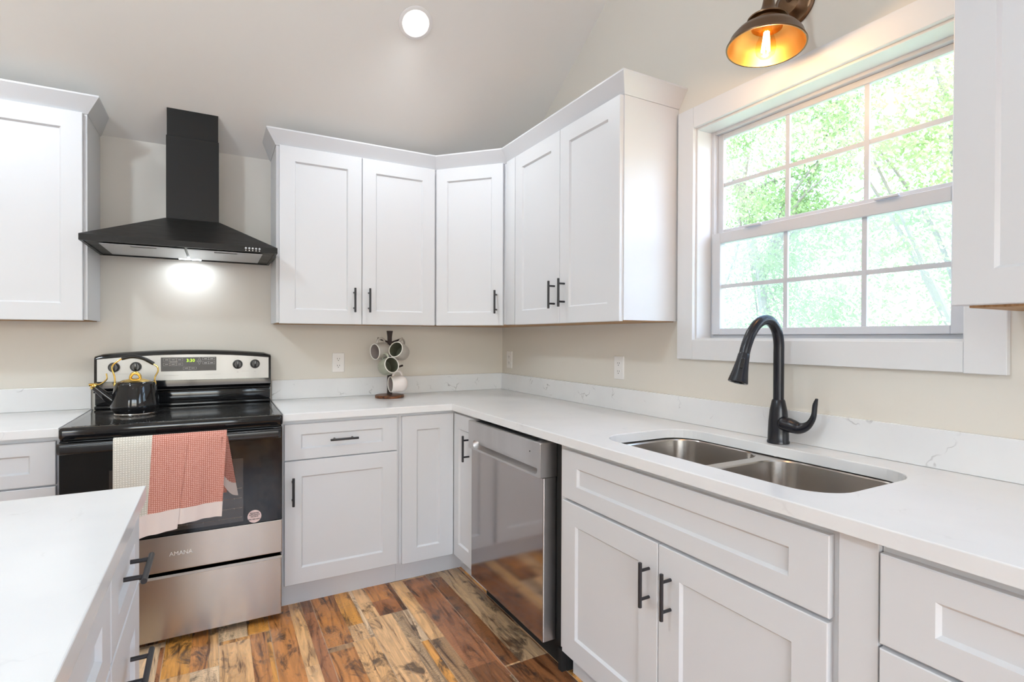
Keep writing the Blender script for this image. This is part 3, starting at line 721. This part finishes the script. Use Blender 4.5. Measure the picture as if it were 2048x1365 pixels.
for zc in (1.157, 1.134):
    for j in range(3): outline(bm, -2.023+j*.0285, -2.023+(j+1)*.0285, zc-.0075, zc+.0075); box(bm, -2.016+j*.0285, -2.002+j*.0285, -.1089, -.1085, zc-.0012, zc+.0012)
for zc in (1.161, 1.139):
    for j in range(2): outline(bm, -1.849+j*.0285, -1.849+(j+1)*.0285, zc-.007, zc+.007); box(bm, -1.842+j*.0285, -1.828+j*.0285, -.1089, -.1085, zc-.0012, zc+.0012)
for j in range(2): outline(bm, -1.936+j*.0295, -1.936+(j+1)*.0295, 1.105, 1.119); box(bm, -1.929+j*.0295, -1.914+j*.0295, -.1089, -.1085, 1.1108, 1.1132)
for zc, s in ((1.160, 1), (1.137, -1)):
    for k_ in range(3):
        a = [(-.0065, -.005), (.0065, -.005), (0, .0065)]; p0, p1 = a[k_], a[(k_+1) % 3]
        cyl(bm, (-1.863+p0[0], -.1088, zc+s*p0[1]), (-1.863+p1[0], -.1088, zc+s*p1[1]), .0005, 6)
box(bm, -1.995, -1.962, -.1089, -.1085, 1.1448, 1.1466); box(bm, -1.875, -1.852, -.1089, -.1085, 1.1475, 1.1495)
part('key_legends', bm, ML, dp)
part('clock_digits', text_bm('3:30', .0225, frame((-1.903, -.1089, 1.152), (1, 0, 0), (0, -1, 0))), M_led, dp, 'glowing green 3:30')
M_print = mat('grey_print', (.35, .33, .31), .6)
for xa_, xb2, za_ in ((-2.02, -1.955, 1.0755), (-1.835, -1.765, 1.0765), (-1.663, -1.628, 1.089), (-2.22, -2.17, 1.089)):
    bm = new(); box(bm, xa_, xb2, -.1068, -.1064, za_, za_+.0014); part('fascia_print', bm, M_print, fa)
for kx, kz in ((-2.228, 1.124), (-2.139, 1.125), (-1.6835, 1.128), (-1.5985, 1.129)):
    bm = new(); cyl(bm, (kx, -.1067, kz), (kx, -.114, kz), .0245, 28, bev=.001); cyl(bm, (kx, -.1142, kz), (kx, -.130, kz), .0215, 28, r1=.019, bev=.002)
    box(bm, kx-.0045, kx+.0045, -.137, -.130, kz-.018, kz+.018, bev=.0015)
    kb = part('knob', bm, M_bplas, rg)
    bm = new(); box(bm, kx-.0008, kx+.0008, -.1376, -.1371, kz+.004, kz+.017); part('pointer', bm, M_white, kb)
    bm = new()
    for q_ in range(22):
        a = math.radians(-60+q_*300/21+0); px, pz = kx+.031*math.sin(a), kz+.031*math.cos(a)
        box(bm, px-.0006, px+.0006, -.1068, -.1065, pz-.0006, pz+.0006)
    box(bm, kx-.004, kx+.004, -.1068, -.1065, kz-.044, kz-.040); box(bm, kx-.003, kx+.003, -.1068, -.1065, kz+.037, kz+.0385)
    part('dial_marks', bm, M_print, kb)
# oven door
dr_ = new(); box(dr_, RX0+.002, RX1-.002, RF+.004, -.657, .436, .866, bev=.002, seg=1)
od = part('oven_door', dr_, M_gloss, rg, smooth=False)
# glass frame leaves a window opening
GX0, GX1, GZ0, GZ1 = -2.165, -1.680, .452, .735
bm = new()
box(bm, RX0+.002, RX1-.002, RF-.001, RF+.003, .437, .862); part('door_glass', bm, M_oven, od, 'black oven glass', smooth=False)
M_win = mat('oven_window_tint', (.045, .036, .030), .06)
bm = new(); box(bm, GX0, GX1, RF-.0014, RF-.0011, GZ0, GZ1); ow = part('oven_window', bm, M_win, od, 'slightly lighter see-through window', smooth=False)
bm = new()
for z in (.470, .512, .556, .60):
    cyl(bm, (GX0+.01, RF-.0018, z), (GX1-.005, RF-.0018, z+.002), .0009, 6)
    for q_ in range(8): cyl(bm, (GX0+.03+q_*.06, RF-.0018, z-.0015), (GX0+.03+q_*.06, RF-.0018, z+.004), .0009, 6)
part('oven_rack', bm, mat('dim_chrome', (.32, .28, .24), .3, .6), ow)
bm = new(); box(bm, RX0+.002, RX1-.002, RF-.002, RF+.03, .284, .4345, bev=.0025); box(bm, RX0+.03, RX1-.03, RF+.03, -.657, .284, .4345)
sp_ = part('door_lower_panel', bm, M_steel, od, 'brushed steel lower panel', smooth=False)
bd = text_bm('AMANA', .024, frame((-1.917, RF-.0022, .3555), (1, 0, 0), (0, -1, 0)), bold=False)
part('badge', bd, mat('badge_silver', (.8, .78, .75), .3, .8), sp_, 'silver raised letters AMANA')
bm = new(); cyl(bm, (-1.6345, RF-.0012, .4665), (-1.6345, RF-.0018, .4665), .0285, 32); stk = part('sticker', bm, mat('sticker_paper', (.80, .62, .60), .6), od, 'round pale pink sticker with small black print')
bm = new()
for s, z, w in (('REGISTER', .4815, .0100), ('APPLIANCE', .4735, .0100), ('RECEIVE', .4655, .0098), ('800 000 0001', .4535, .0105)):
    merge(bm, text_bm(s, w*.86, frame((-1.6345, RF-.0022, z), (1, 0, 0), (0, -1, 0)), .0002, True))
part('sticker_print', bm, M_slot, stk)
# handle: broad flattened black bar on two end brackets
bm = new()
prof_ = rrect(-.766, -.742, .822, .864, .0105, 4)
loft(bm, [[Vector((x, p[0]+dy, p[1])) for p in prof_] for x, dy in ((RX0+.004, .012), (RX0+.016, 0), (RX1-.024, 0), (RX1-.012, .012))], True, True, True)
for xa_ in (RX0+.004, RX1-.040): box(bm, xa_, xa_+.028, -.745, RF-.0015, .822, .862, bev=.004)
part('oven_handle', bm, M_bplas, od)
bm = new(); box(bm, RX0+.004, RX1-.004, RF+.002, -.660, -.004, .268, bev=.003); dw_ = part('storage_drawer', bm, M_steel, rg, 'brushed steel storage drawer', smooth=False)
bm = new(); box(bm, RX0+.002, RX1-.002, RF-.004, RF+.002, .258, .2695, bev=.001, seg=1); part('drawer_lip', bm, M_steelp, dw_, smooth=False)

# ------------------------------------------------------------------ dish towels over the oven handle
def towel(name, label, cols, zb, xt, xb_, wav, off, hem=.075, corner=None):
    """cols: list of (fraction, material); draped front flap + fold over the bar + short back flap"""
    t = thing(name, label, 'towel', ((xt[0]+xt[1])/2, -.77, .87), 'dish towels hanging on the oven handle')
    path = [(-.736, .60), (-.7355, .72), (-.735, .82), (-.7355, .862), (-.742, .8725), (-.754, .8755), (-.766, .8725), (-.7715, .860)]
    nfront = 22
    f0 = 0
    for fi, (f1, m_, nm) in enumerate(cols):
        bm = new(); uvl = bm.loops.layers.uv.new('uv')
        nx = max(4, int((f1-f0)*28)); grid = []
        for i in range(nx+1):
            s = f0+(f1-f0)*i/nx; col_ = []
            zbi = zb[0]+(zb[1]-zb[0])*s
            full = [(y, z) for y, z in path] + [(-.772-.010*(k_/nfront), .855-(.855-zbi)*k_/nfront) for k_ in range(1, nfront+1)]
            for j, (y, z) in enumerate(full):
                d_ = max(0, (.87-z)/(.87-zb[0])) if j >= len(path) else 0
                x = xt[0]+(xt[1]-xt[0])*s + ((xb_[0]-xt[0])*(1-s)+(xb_[1]-xt[1])*s)*d_
                w_ = wav(s)*d_
                col_.append((bm.verts.new((x, y - w_ - off, z)), s, z))
            grid.append(col_)
        for i in range(nx):
            for j in range(len(grid[0])-1):
                q_ = (grid[i][j], grid[i+1][j], grid[i+1][j+1], grid[i][j+1])
                f = bm.faces.new([v[0] for v in q_])
                if q_[2][2] < zb[0]+(zb[1]-zb[0])*q_[0][1]+hem and j >= len(path): f.material_index = 1
                for lp, vv_ in zip(f.loops, q_): lp[uvl].uv = (lp.vert.co.x, lp.vert.co.z)
        bmesh.ops.recalc_face_normals(bm, faces=bm.faces)
        bmesh.ops.solidify(bm, geom=bm.faces[:], thickness=.0022)
        part(nm, bm, [m_, M_hem], t, recalc=False)
        f0 = f1
    return t
towel('dish_towel', 'cream and salmon dish towel on the left of the oven handle, hanging lower', [(.505, M_cream, 'cream_panel'), (1, M_pink, 'salmon_panel')],
      (.452, .488), (-2.142, -1.886), (-2.142, -1.930), lambda s: .006*math.sin(s*9)+.004*math.sin(s*21), .003)
towel('dish_towel', 'salmon waffle dish towel with a pale hem, right one on the oven handle', [(.78, M_pink, 'front_panel')],
      (.505, .515), (-1.886, -1.706), (-1.925, -1.722), lambda s: .010*math.sin(s*8+.5)+.003*math.sin(s*25), .0005, .06)
# the swung-out corner of the right towel, its own fold behind the front panel
rt = [o for o in C.objects if o.name.startswith('dish_towel')][-1]
bm = new(); uvl = bm.loops.layers.uv.new('uv'); g = []
for i in range(7):
    s = i/6; col_ = []
    for j in range(15):
        t = j/14; zt_, zb_ = .850, .655-.068*(1-abs(s-.85))*0-.0
        xl = -1.765; xr = -1.742 + .040*t
        zl, zr = .655, .590
        z = .850 - (.850-(zl+(zr-zl)*s - .02*math.sin(s*3.1)))*t
        x = xl + (xr-xl)*s
        col_.append(bm.verts.new((x, -.7735+.006*s+.004*math.sin(s*4)*t, z)))
    g.append(col_)
for i in range(6):
    for j in range(14):
        f = bm.faces.new((g[i][j], g[i+1][j], g[i+1][j+1], g[i][j+1]))
        if j >= 11: f.material_index = 1
        for lp in f.loops: lp[uvl].uv = (lp.vert.co.x, lp.vert.co.z)
bmesh.ops.solidify(bm, geom=bm.faces[:], thickness=.002)
part('folded_corner', bm, [M_pink, M_hem], rt)

# ------------------------------------------------------------------ dishwasher
dwt = thing('dishwasher', 'stainless dishwasher with a pocket handle between the corner cabinet and sink cabinet', 'dishwasher', (-.34, -1.275, FZ))
bm = new(); box(bm, -.60, -.03, -1.642, -.925, .07, .872); part('dishwasher_tub', bm, M_dark, dwt, smooth=False)
DY0, DY1 = -1.607, -.928
bm = new()
box(bm, -.662, -.603, DY0+.004, DY1, .078, .726, bev=.003); dd_ = part('dishwasher_door', bm, M_dwp, dwt, smooth=False)
bm = new(); box(bm, -.6638, -.6622, DY0+.006, DY1-.002, .081, .7255, bev=.0006, seg=1); part('door_skin', bm, M_dw, dd_, 'mirror-like grey steel skin', smooth=False)
# control panel with a scooped pocket along its lower edge
MDW = frame((-.681, 0, 0), (0, -1, 0), (1, 0, 0))          # b into the panel
bm = new()
pz0, pz1, hz0, hz1, ha, hb = .7275, .866, .738, .776, .985, 1.585
a0, a1 = -DY1, -DY0
def pr(ra, ia, b): return [MDW @ Vector((x, b, z)) for x, z in ra]
outer_ = rrect(a0, a1, pz0, pz1, .004, 6); inner_ = rrect(ha, hb, hz0, hz1, .0185, 6)
loft(bm, [[MDW @ Vector((x, .078, z)) for x, z in outer_], [MDW @ Vector((x, .002, z)) for x, z in outer_], [MDW @ Vector((x, 0, z)) for x, z in rrect(a0+.002, a1-.002, pz0+.002, pz1-.002, .003, 6)],
          [MDW @ Vector((x, 0, z)) for x, z in inner_], [MDW @ Vector((x, .010, z+.003)) for x, z in rrect(ha+.006, hb-.006, hz0+.004, hz1-.004, .014, 6)], [MDW @ Vector((x, .024, z+.009)) for x, z in rrect(ha+.012, hb-.012, hz0+.006, hz1-.008, .011, 6)]], True, True, True)
cp_ = part('control_panel', bm, M_dwp, dwt)
bm = new(); cyl(bm, (-.6808, -1.528, .822), (-.682, -1.528, .822), .003, 12); part('status_light', bm, M_dark, cp_)
bm = new(); box(bm, -.668, -.640, -1.55, -.985, .8662, .8672); part('top_controls', bm, M_dark, cp_, 'dark hidden control strip')
bm = new(); box(bm, -.575, -.05, -1.645, -.925, FZ, .068); box(bm, -.598, -.06, -1.640, -1.615, FZ, .05); part('kick_plate', bm, M_dark, dwt, smooth=False)

# ------------------------------------------------------------------ kettle
KX, KY, KZ = -2.112, -.375, .9178
kt = thing('kettle', 'glossy black kettle with brass lid and handle on the back left of the cooktop', 'kettle', (KX, KY, KZ))
MK = Matrix.Translation((KX, KY, KZ))
M_ket = mat('black_kettle_enamel', (.01, .01, .011), .05)
bm = new(); lathe(bm, [(.072, .002), (.078, .004), (.080, .012), (.088, .022), (.093, .034), (.0935, .048), (.090, .075), (.085, .105), (.080, .132), (.076, .146), (.071, .151), (.060, .153)], MK, 48, True, True)
part('kettle_body', bm, M_ket, kt)
bm = new(); lathe(bm, [(.070, -.0001), (.079, .001), (.081, .008), (.079, .012), (.07, .0122)], MK, 40, True, True); part('kettle_base', bm, M_sink, kt, 'bare steel foot ring')
bm = new(); lathe(bm, [(.060, .1505), (.061, .153), (.052, .158), (.034, .164), (.014, .168), (.0001, .1685)], MK, 40, True); ld = part('lid', bm, M_gold, kt, 'domed brass lid')
bm = new(); tube(bm, [(KX+.019*math.cos(a), KY-.019*math.sin(a)*.25, KZ+.166+.026*math.sin(a)) for a in [math.pi*i/14 for i in range(15)]], [.0055+.002*math.sin(math.pi*i/14) for i in range(15)], 12); part('lid_knob', bm, M_gold, ld)
sdir = Vector((-.985, -.17, 0)).normalized()
sp0 = Vector((KX, KY, KZ))
bm = new(); tube(bm, smooth_path([sp0+sdir*.070+Vector((0, 0, .055)), sp0+sdir*.094+Vector((0, 0, .078)), sp0+sdir*.122+Vector((0, 0, .106)), sp0+sdir*.152+Vector((0, 0, .138))], 6), [.024-.0105*i/18 for i in range(19)], 18)
spt = part('spout', bm, M_ket, kt)
bm = new(); tip = sp0+sdir*.150+Vector((0, 0, .137)); ax = Vector((sdir.x*.7, sdir.y*.7, .71))
cyl(bm, tip-ax*.004, tip+ax*.008, .0155, 20, r1=.0165, bev=.002)
tube(bm, smooth_path([tip+ax*.010+sdir*.012, tip+ax*.013-sdir*.006, tip+ax*.012-sdir*.028, tip+Vector((0, 0, .030))-sdir*.044, tip+Vector((0, 0, .056))-sdir*.043], 5), [.006, .0065, .0065, .006, .006, .0055, .005, .005, .0045, .004, .004, .0035, .0035, .003, .003, .003, .003, .003, .003, .003, .003], 8)
part('whistle_cap', bm, M_gold, spt, 'brass spout cap with a curled lever')
hw = .084
hp = smooth_path([sp0+sdir*hw*.90+Vector((0, 0, .140)), sp0+sdir*hw*.93+Vector((0, 0, .180)), sp0+sdir*hw*1.03+Vector((0, 0, .222)), sp0+sdir*hw*.78+Vector((0, 0, .248)), sp0+sdir*hw*.50+Vector((0, 0, .262))], 6)
hp2 = smooth_path([sp0-sdir*hw*.90+Vector((0, 0, .140)), sp0-sdir*hw*.90+Vector((0, 0, .168)), sp0-sdir*hw*1.04+Vector((0, 0, .196)), sp0-sdir*hw*1.00+Vector((0, 0, .218)), sp0-sdir*hw*.78+Vector((0, 0, .233))], 6)
for q_ in (hp, hp2):
    bm = new(); tube(bm, q_, .0036, 10); cyl(bm, q_[0]-Vector((0, 0, .006)), q_[0]+Vector((0, 0, .008)), .006, 12); kh = part('handle_wire', bm, M_gold, kt, 'thin curved brass wire')
bm = new(); tube(bm, smooth_path([sp0+sdir*hw*.62+Vector((0, 0, .259)), sp0+sdir*hw*.15+Vector((0, 0, .267)), sp0-sdir*hw*.35+Vector((0, 0, .258)), sp0-sdir*hw*.84+Vector((0, 0, .232))], 6), .0085, 14); part('handle_grip', bm, M_bplas, kt, 'black grip')

# ------------------------------------------------------------------ mug tree and mugs
TX, TY = -.868, -.185
mt = thing('mug_tree', 'dark metal mug tree on a round walnut base in the worktop corner', 'mug stand', (TX, TY, CT))
bm = new(); lathe(bm, [(.084, .9145), (.086, .918), (.086, .928), (.083, .931), (.0001, .931)], Matrix.Translation((TX, TY, 0)), 40, True); part('base', bm, M_woodb, mt, 'round walnut base')
bm = new(); loft(bm, [rect(TX-w, TX+w, TY-.008, TY+.008, z) for w, z in ((.0145, .9315), (.0125, 1.10), (.0115, 1.25), (.012, 1.28), (.0175, 1.316))], True, True, True); part('pole', bm, M_dkpole, mt, smooth=False)
pegs = [((-.075, -.010, 1.272), (-.010, -.002, 1.248)), ((.068, -.042, 1.270), (.012, -.002, 1.246)), ((-.040, -.062, 1.196), (-.008, -.006, 1.176)), ((.068, -.045, 1.108), (.012, -.002, 1.084))]
for e, s in pegs:
    bm = new(); cyl(bm, (TX+s[0], TY+s[1], s[2]), (TX+e[0], TY+e[1], e[2]), .0058, 12, bev=.001); part('peg', bm, M_dkpole, mt)
def mug(label, ctr, axis, hdir, m_out, m_in, R=.043, H=.088):
    """axis = direction the mouth faces; hdir = direction of the handle"""
    a = Vector(axis).normalized(); h = Vector(hdir); h = (h - a*h.dot(a)).normalized(); s = a.cross(h)
    M = Matrix(((h.x, s.x, a.x, ctr[0]), (h.y, s.y, a.y, ctr[1]), (h.z, s.z, a.z, ctr[2]), (0, 0, 0, 1)))
    o = thing('mug', label, 'mug', ctr, 'stoneware mugs on the mug tree')
    bm = new(); lathe(bm, [(R*.70, -H/2), (R*.76, -H/2+.002), (R*.95, -H/2+.014), (R*1.04, -H*.18), (R*1.05, H*.05), (R*1.01, H*.35), (R, H/2-.003)], M, 40, True); b = part('mug_body', bm, m_out, o)
    bm = new(); lathe(bm, [(R, H/2-.003), (R-.001, H/2), (R-.004, H/2), (R-.005, H/2-.004)], M, 40); part('rim', bm, M_rim, o, 'pale glazed rim')
    bm = new(); lathe(bm, [(R-.005, H/2-.004), (R-.004, H*.1), (R-.006, -H*.3), (R*.6, -H/2+.006), (.0001, -H/2+.005)], M, 40); part('mug_interior', bm, m_in, o)
    bm = new(); tube(bm, [M @ Vector((R*.96+.030*math.sin(t)**.8 if t not in (0, math.pi) else R*.96, 0, .003+.027*math.cos(t))) for t in [math.pi*i/16 for i in range(17)]], .0052, 12, flat=1.3); part('mug_handle', bm, m_out, o)
    return o
def mug_at(label, rim, tilt, fwd, mo, mi, H=.096):
    """rim centre, screen-plane lean (right, up) of the mouth and how far it turns toward the room"""
    a = (Vector((-.28, -.96, 0))*fwd + Vector((.876, -.483, 0))*tilt[0] + Vector((0, 0, 1))*tilt[1]).normalized()
    c = Vector(rim) - a*H/2
    mug(label, c, a, (-.25*tilt[0], 0, 1), mo, mi, .048, H)
mug_at('taupe stoneware mug on the upper left peg of the mug tree', (-.972, -.235, 1.192), (-.72, -.06), .70, M_mugt, M_muginw)
mug_at('taupe stoneware mug with a dark green inside on the upper right peg', (-.864, -.292, 1.207), (-.50, .28), .80, M_mugt, M_mugin)
mug_at('sage green mug hanging on the middle left peg, mouth to the right', (-.894, -.325, 1.118), (.58, .26), .74, M_mugg, M_mugin)
mug_at('white stoneware mug on the lowest peg just above the walnut base', (-.886, -.26, .999), (-.86, -.02), .50, M_mugw, M_muginw)

# ------------------------------------------------------------------ wall sconce over the window
LC = Vector((-.255, -2.268, 2.205))
sc = thing('wall_sconce', 'bronze barn-style wall sconce with a lit clear bulb above the window', 'wall lamp', (0, -2.205, 2.36))
ML_ = Matrix.Translation(LC) @ Matrix.Rotation(math.radians(5), 4, 'Y')
RS = .118
prof_out = [(RS, 0), (RS+.001, .004), (RS-.002, .008), (RS-.010, .030), (RS-.026, .050), (RS-.048, .062), (.058, .066)]
bm = new(); lathe(bm, [(RS-.004, .001), (RS, 0)] + prof_out[1:], ML_, 56)
lathe(bm, [(.050, .064), (.050, .082), (.054, .084), (.060, .086), (.061, .090), (.056, .094), (.040, .100), (.028, .112), (.020, .132), (.0165, .155), (.0165, .175)], ML_, 40)
shd = part('lamp_shade', bm, M_bronze, sc, 'dark bronze dome shade')
bm = new(); lathe(bm, [(RS-.003, .0012), (RS-.006, .008), (RS-.014, .028), (RS-.029, .047), (RS-.050, .0585), (.058, .063), (.046, .064), (.046, .078), (.0001, .079)], ML_, 56)
part('shade_lining', bm, M_goldin, shd, 'glowing brass-coloured inside')
bm = new(); lathe(bm, [(.014, .074), (.015, .055), (.022, .034), (.029, .012), (.0305, -.004), (.027, -.020), (.017, -.031), (.0001, -.034)], ML_, 28); bl = part('bulb', bm, M_bulb, sc, 'clear glass bulb')
bm = new()
for k_ in range(6):
    a = k_*math.pi/3; cyl(bm, ML_ @ Vector((.006*math.cos(a), .006*math.sin(a), .050)), ML_ @ Vector((.011*math.cos(a), .011*math.sin(a), -.014)), .0028, 6)
part('filament', bm, M_fil, bl, 'glowing filament')
lamp('sconce_bulb_light', 'POINT', ML_ @ Vector((0, 0, -.045)), 3.2, (1, .60, .28), shadow_soft_size=.02)
arm = smooth_path([ML_ @ Vector((0, 0, .170)), ML_ @ Vector((0, 0, .215)), Vector((-.215, -2.25, 2.475)), Vector((-.13, -2.225, 2.49)), Vector((-.06, -2.207, 2.465)), Vector((-.02, -2.2, 2.455))], 7)
bm = new(); tube(bm, arm, .011, 14); part('arm', bm, M_bronze, sc)
MP = Matrix(((0, 0, -1, -.0005), (0, 1, 0, -2.195), (1, 0, 0, 2.455), (0, 0, 0, 1)))
bm = new(); lathe(bm, [(.078, 0), (.079, .006), (.074, .012), (.064, .014), (.058, .020), (.046, .026), (.040, .034), (.018, .040), (.0001, .041)], MP, 44, True); part('wall_plate', bm, M_bronze, sc)

# glowing globe added out of view over the island to light the room
M_globe = emit('added_globe_glow', (.755, .895, 1.0), 165)
for i, p in enumerate(ADDED_GLOBES):
    t = thing('added_globe_lamp', ('unseen glowing globe added over the island to light the room',)[i], 'added lamp', p)
    bm = new(); bmesh.ops.create_uvsphere(bm, u_segments=24, v_segments=16, radius=.09, matrix=Matrix.Translation(p)); part('globe', bm, M_globe, t)
    bm = new(); cyl(bm, (p[0], p[1], p[2]+.088), (p[0], p[1], p[2]+.13), .03); cyl(bm, (p[0], p[1], p[2]+.13), (p[0], p[1], ceil_z(p[1])), .004, 8); part('cord', bm, M_black, t)

# ------------------------------------------------------------------ recessed can lights
for i, (cx, cy) in enumerate(CANS):
    if i and i != 1: continue
    s = 1 if cy > -3.1 else -1
    M = Matrix.Translation((cx, cy, ceil_z(cy))) @ Matrix.Rotation(-s*ANG, 4, 'X')
    t = thing('recessed_light', 'lit round recessed ceiling light above the corner cabinets' if i == 0 else 'round recessed ceiling light over the far left of the kitchen', 'ceiling light', (cx, cy, ceil_z(cy)))
    bm = new(); lathe(bm, [(.083, -.0005), (.083, -.003), (.078, -.006), (.066, -.007), (.063, -.004), (.063, .0)], M, 48); part('trim_ring', bm, M_white, t)
    bm = new(); lathe(bm, [(.0625, -.0035), (.0001, -.0035)], M, 48); part('lens', bm, M_can, t, 'glowing lens')

bm = new(); box(bm, -9, 3, -14, -6.33, -.2, -.06); o = struct('bounce_slab', bm, mat('pale_bounce_slab', (.62, .64, .66), .9))  # unseen pale slab added outside to bounce daylight up into the room
# ------------------------------------------------------------------ outdoors: lawn and trees beyond the window
bm = new(); box(bm, .14, 40, -20, 40, -.9, -.8); o = solo('lawn', bm, M_grass, 'sunlit grass outside below the window', 'lawn'); o['kind'] = 'structure'
def tree(label, base, trunk, blobs, nleaf, lm, seed, ls=.036):
    rnd = random.Random(seed); b = Vector(base)
    t = thing('tree', label, 'tree', b, 'trees outside the window')
    bm = new(); tube(bm, [b+Vector(p[:3]) for p in trunk], [p[3] for p in trunk], 10)
    top = b+Vector(trunk[-1][:3])
    for bl_ in blobs:
        c_ = b+Vector(bl_[0]); st = b+Vector(trunk[max(1, len(trunk)//2 + rnd.randint(-1, 1))][:3])
        for _ in range(4):
            en = c_ + Vector([rnd.uniform(-.7, .7)*r for r in bl_[1]]); mid = st.lerp(en, .5)+Vector((rnd.uniform(-.2, .2), rnd.uniform(-.2, .2), rnd.uniform(.0, .3)))
            tube(bm, smooth_path([st, mid, en], 4), [.045-.005*i for i in range(9)], 6)
    part('trunk', bm, M_bark, t)
    vs, fs = [], []; tot = sum(r[0]*r[1]*r[2] for _, r in blobs)
    for c0, r in blobs:
        k_ = int(nleaf*r[0]*r[1]*r[2]/tot)
        # sub-clusters make the crown lumpy with gaps
        subs = []
        for _ in range(max(12, k_//150)):
            v = Vector([rnd.gauss(0, 1) for _ in range(3)]).normalized()*(rnd.random()**.4)
            subs.append(Vector((v.x*r[0], v.y*r[1], v.z*r[2])))
        for _ in range(k_):
            s_ = rnd.choice(subs); p_ = b+Vector(c0)+s_+Vector([rnd.gauss(0, .15) for _ in range(3)])
            nn = Vector([rnd.gauss(0, 1) for _ in range(3)]).normalized(); uu = nn.orthogonal().normalized(); w2 = nn.cross(uu); a = ls*rnd.uniform(.6, 1.3)
            i0 = len(vs); vs += [p_+uu*a, p_+w2*a*.45+nn*a*.12, p_-uu*a, p_-w2*a*.45+nn*a*.12]; fs.append((i0, i0+1, i0+2, i0+3))
    me = bpy.data.meshes.new('foliage'); me.from_pydata([v-b for v in vs], [], fs); me.materials.append(lm)
    f = bpy.data.objects.new('foliage', me); C.objects.link(f); f.parent = t; f['kind'] = 'stuff'
tree('light green tree outside filling the right-hand panes of the window', (5.2, -.9, -.8), [(0, 0, 0, .16), (.05, .05, 1.5, .13), (-.1, .15, 3, .1), (0, .3, 4.4, .06)],
     [((0, 0, 3.0), (1.5, 1.7, 1.5)), ((-.4, .6, 4.6), (1.4, 1.6, 1.2)), ((.2, -.9, 4.4), (1.4, 1.4, 1.3)), ((0, -.2, 1.5), (1.4, 1.7, .9)), ((.3, -.4, 6.0), (1.2, 1.4, .8))], 34000, M_leafb, 3)
tree('leaning-trunk tree outside seen through the middle panes', (5.8, 2.0, -.8), [(0, -.2, 0, .12), (.0, -.05, 1.6, .1), (.0, .2, 3.0, .075), (.0, .55, 4.4, .05), (.0, .95, 6.0, .025)],
     [((0, .1, 2.2), (1.4, 1.4, 1.3)), ((.1, -.3, 3.6), (1.3, 1.3, 1.2)), ((0, .3, 4.8), (1.3, 1.4, 1.0)), ((.2, -.8, 5.4), (1.2, 1.2, .9)), ((.1, -.2, 1.0), (1.4, 1.5, .7))], 34000, M_leafa, 5)
tree('low leafy tree outside behind the left-hand panes, sky above it', (6.2, 4.7, -.8), [(0, 0, 0, .12), (.1, 0, 1.4, .1), (0, .1, 2.6, .07), (0, 0, 3.6, .04)],
     [((0, 0, 1.9), (1.5, 1.5, 1.1)), ((0, -.5, 2.6), (1.2, 1.1, .8)), ((0, .5, 1.0), (1.4, 1.5, .7))], 16000, M_leafa, 9)
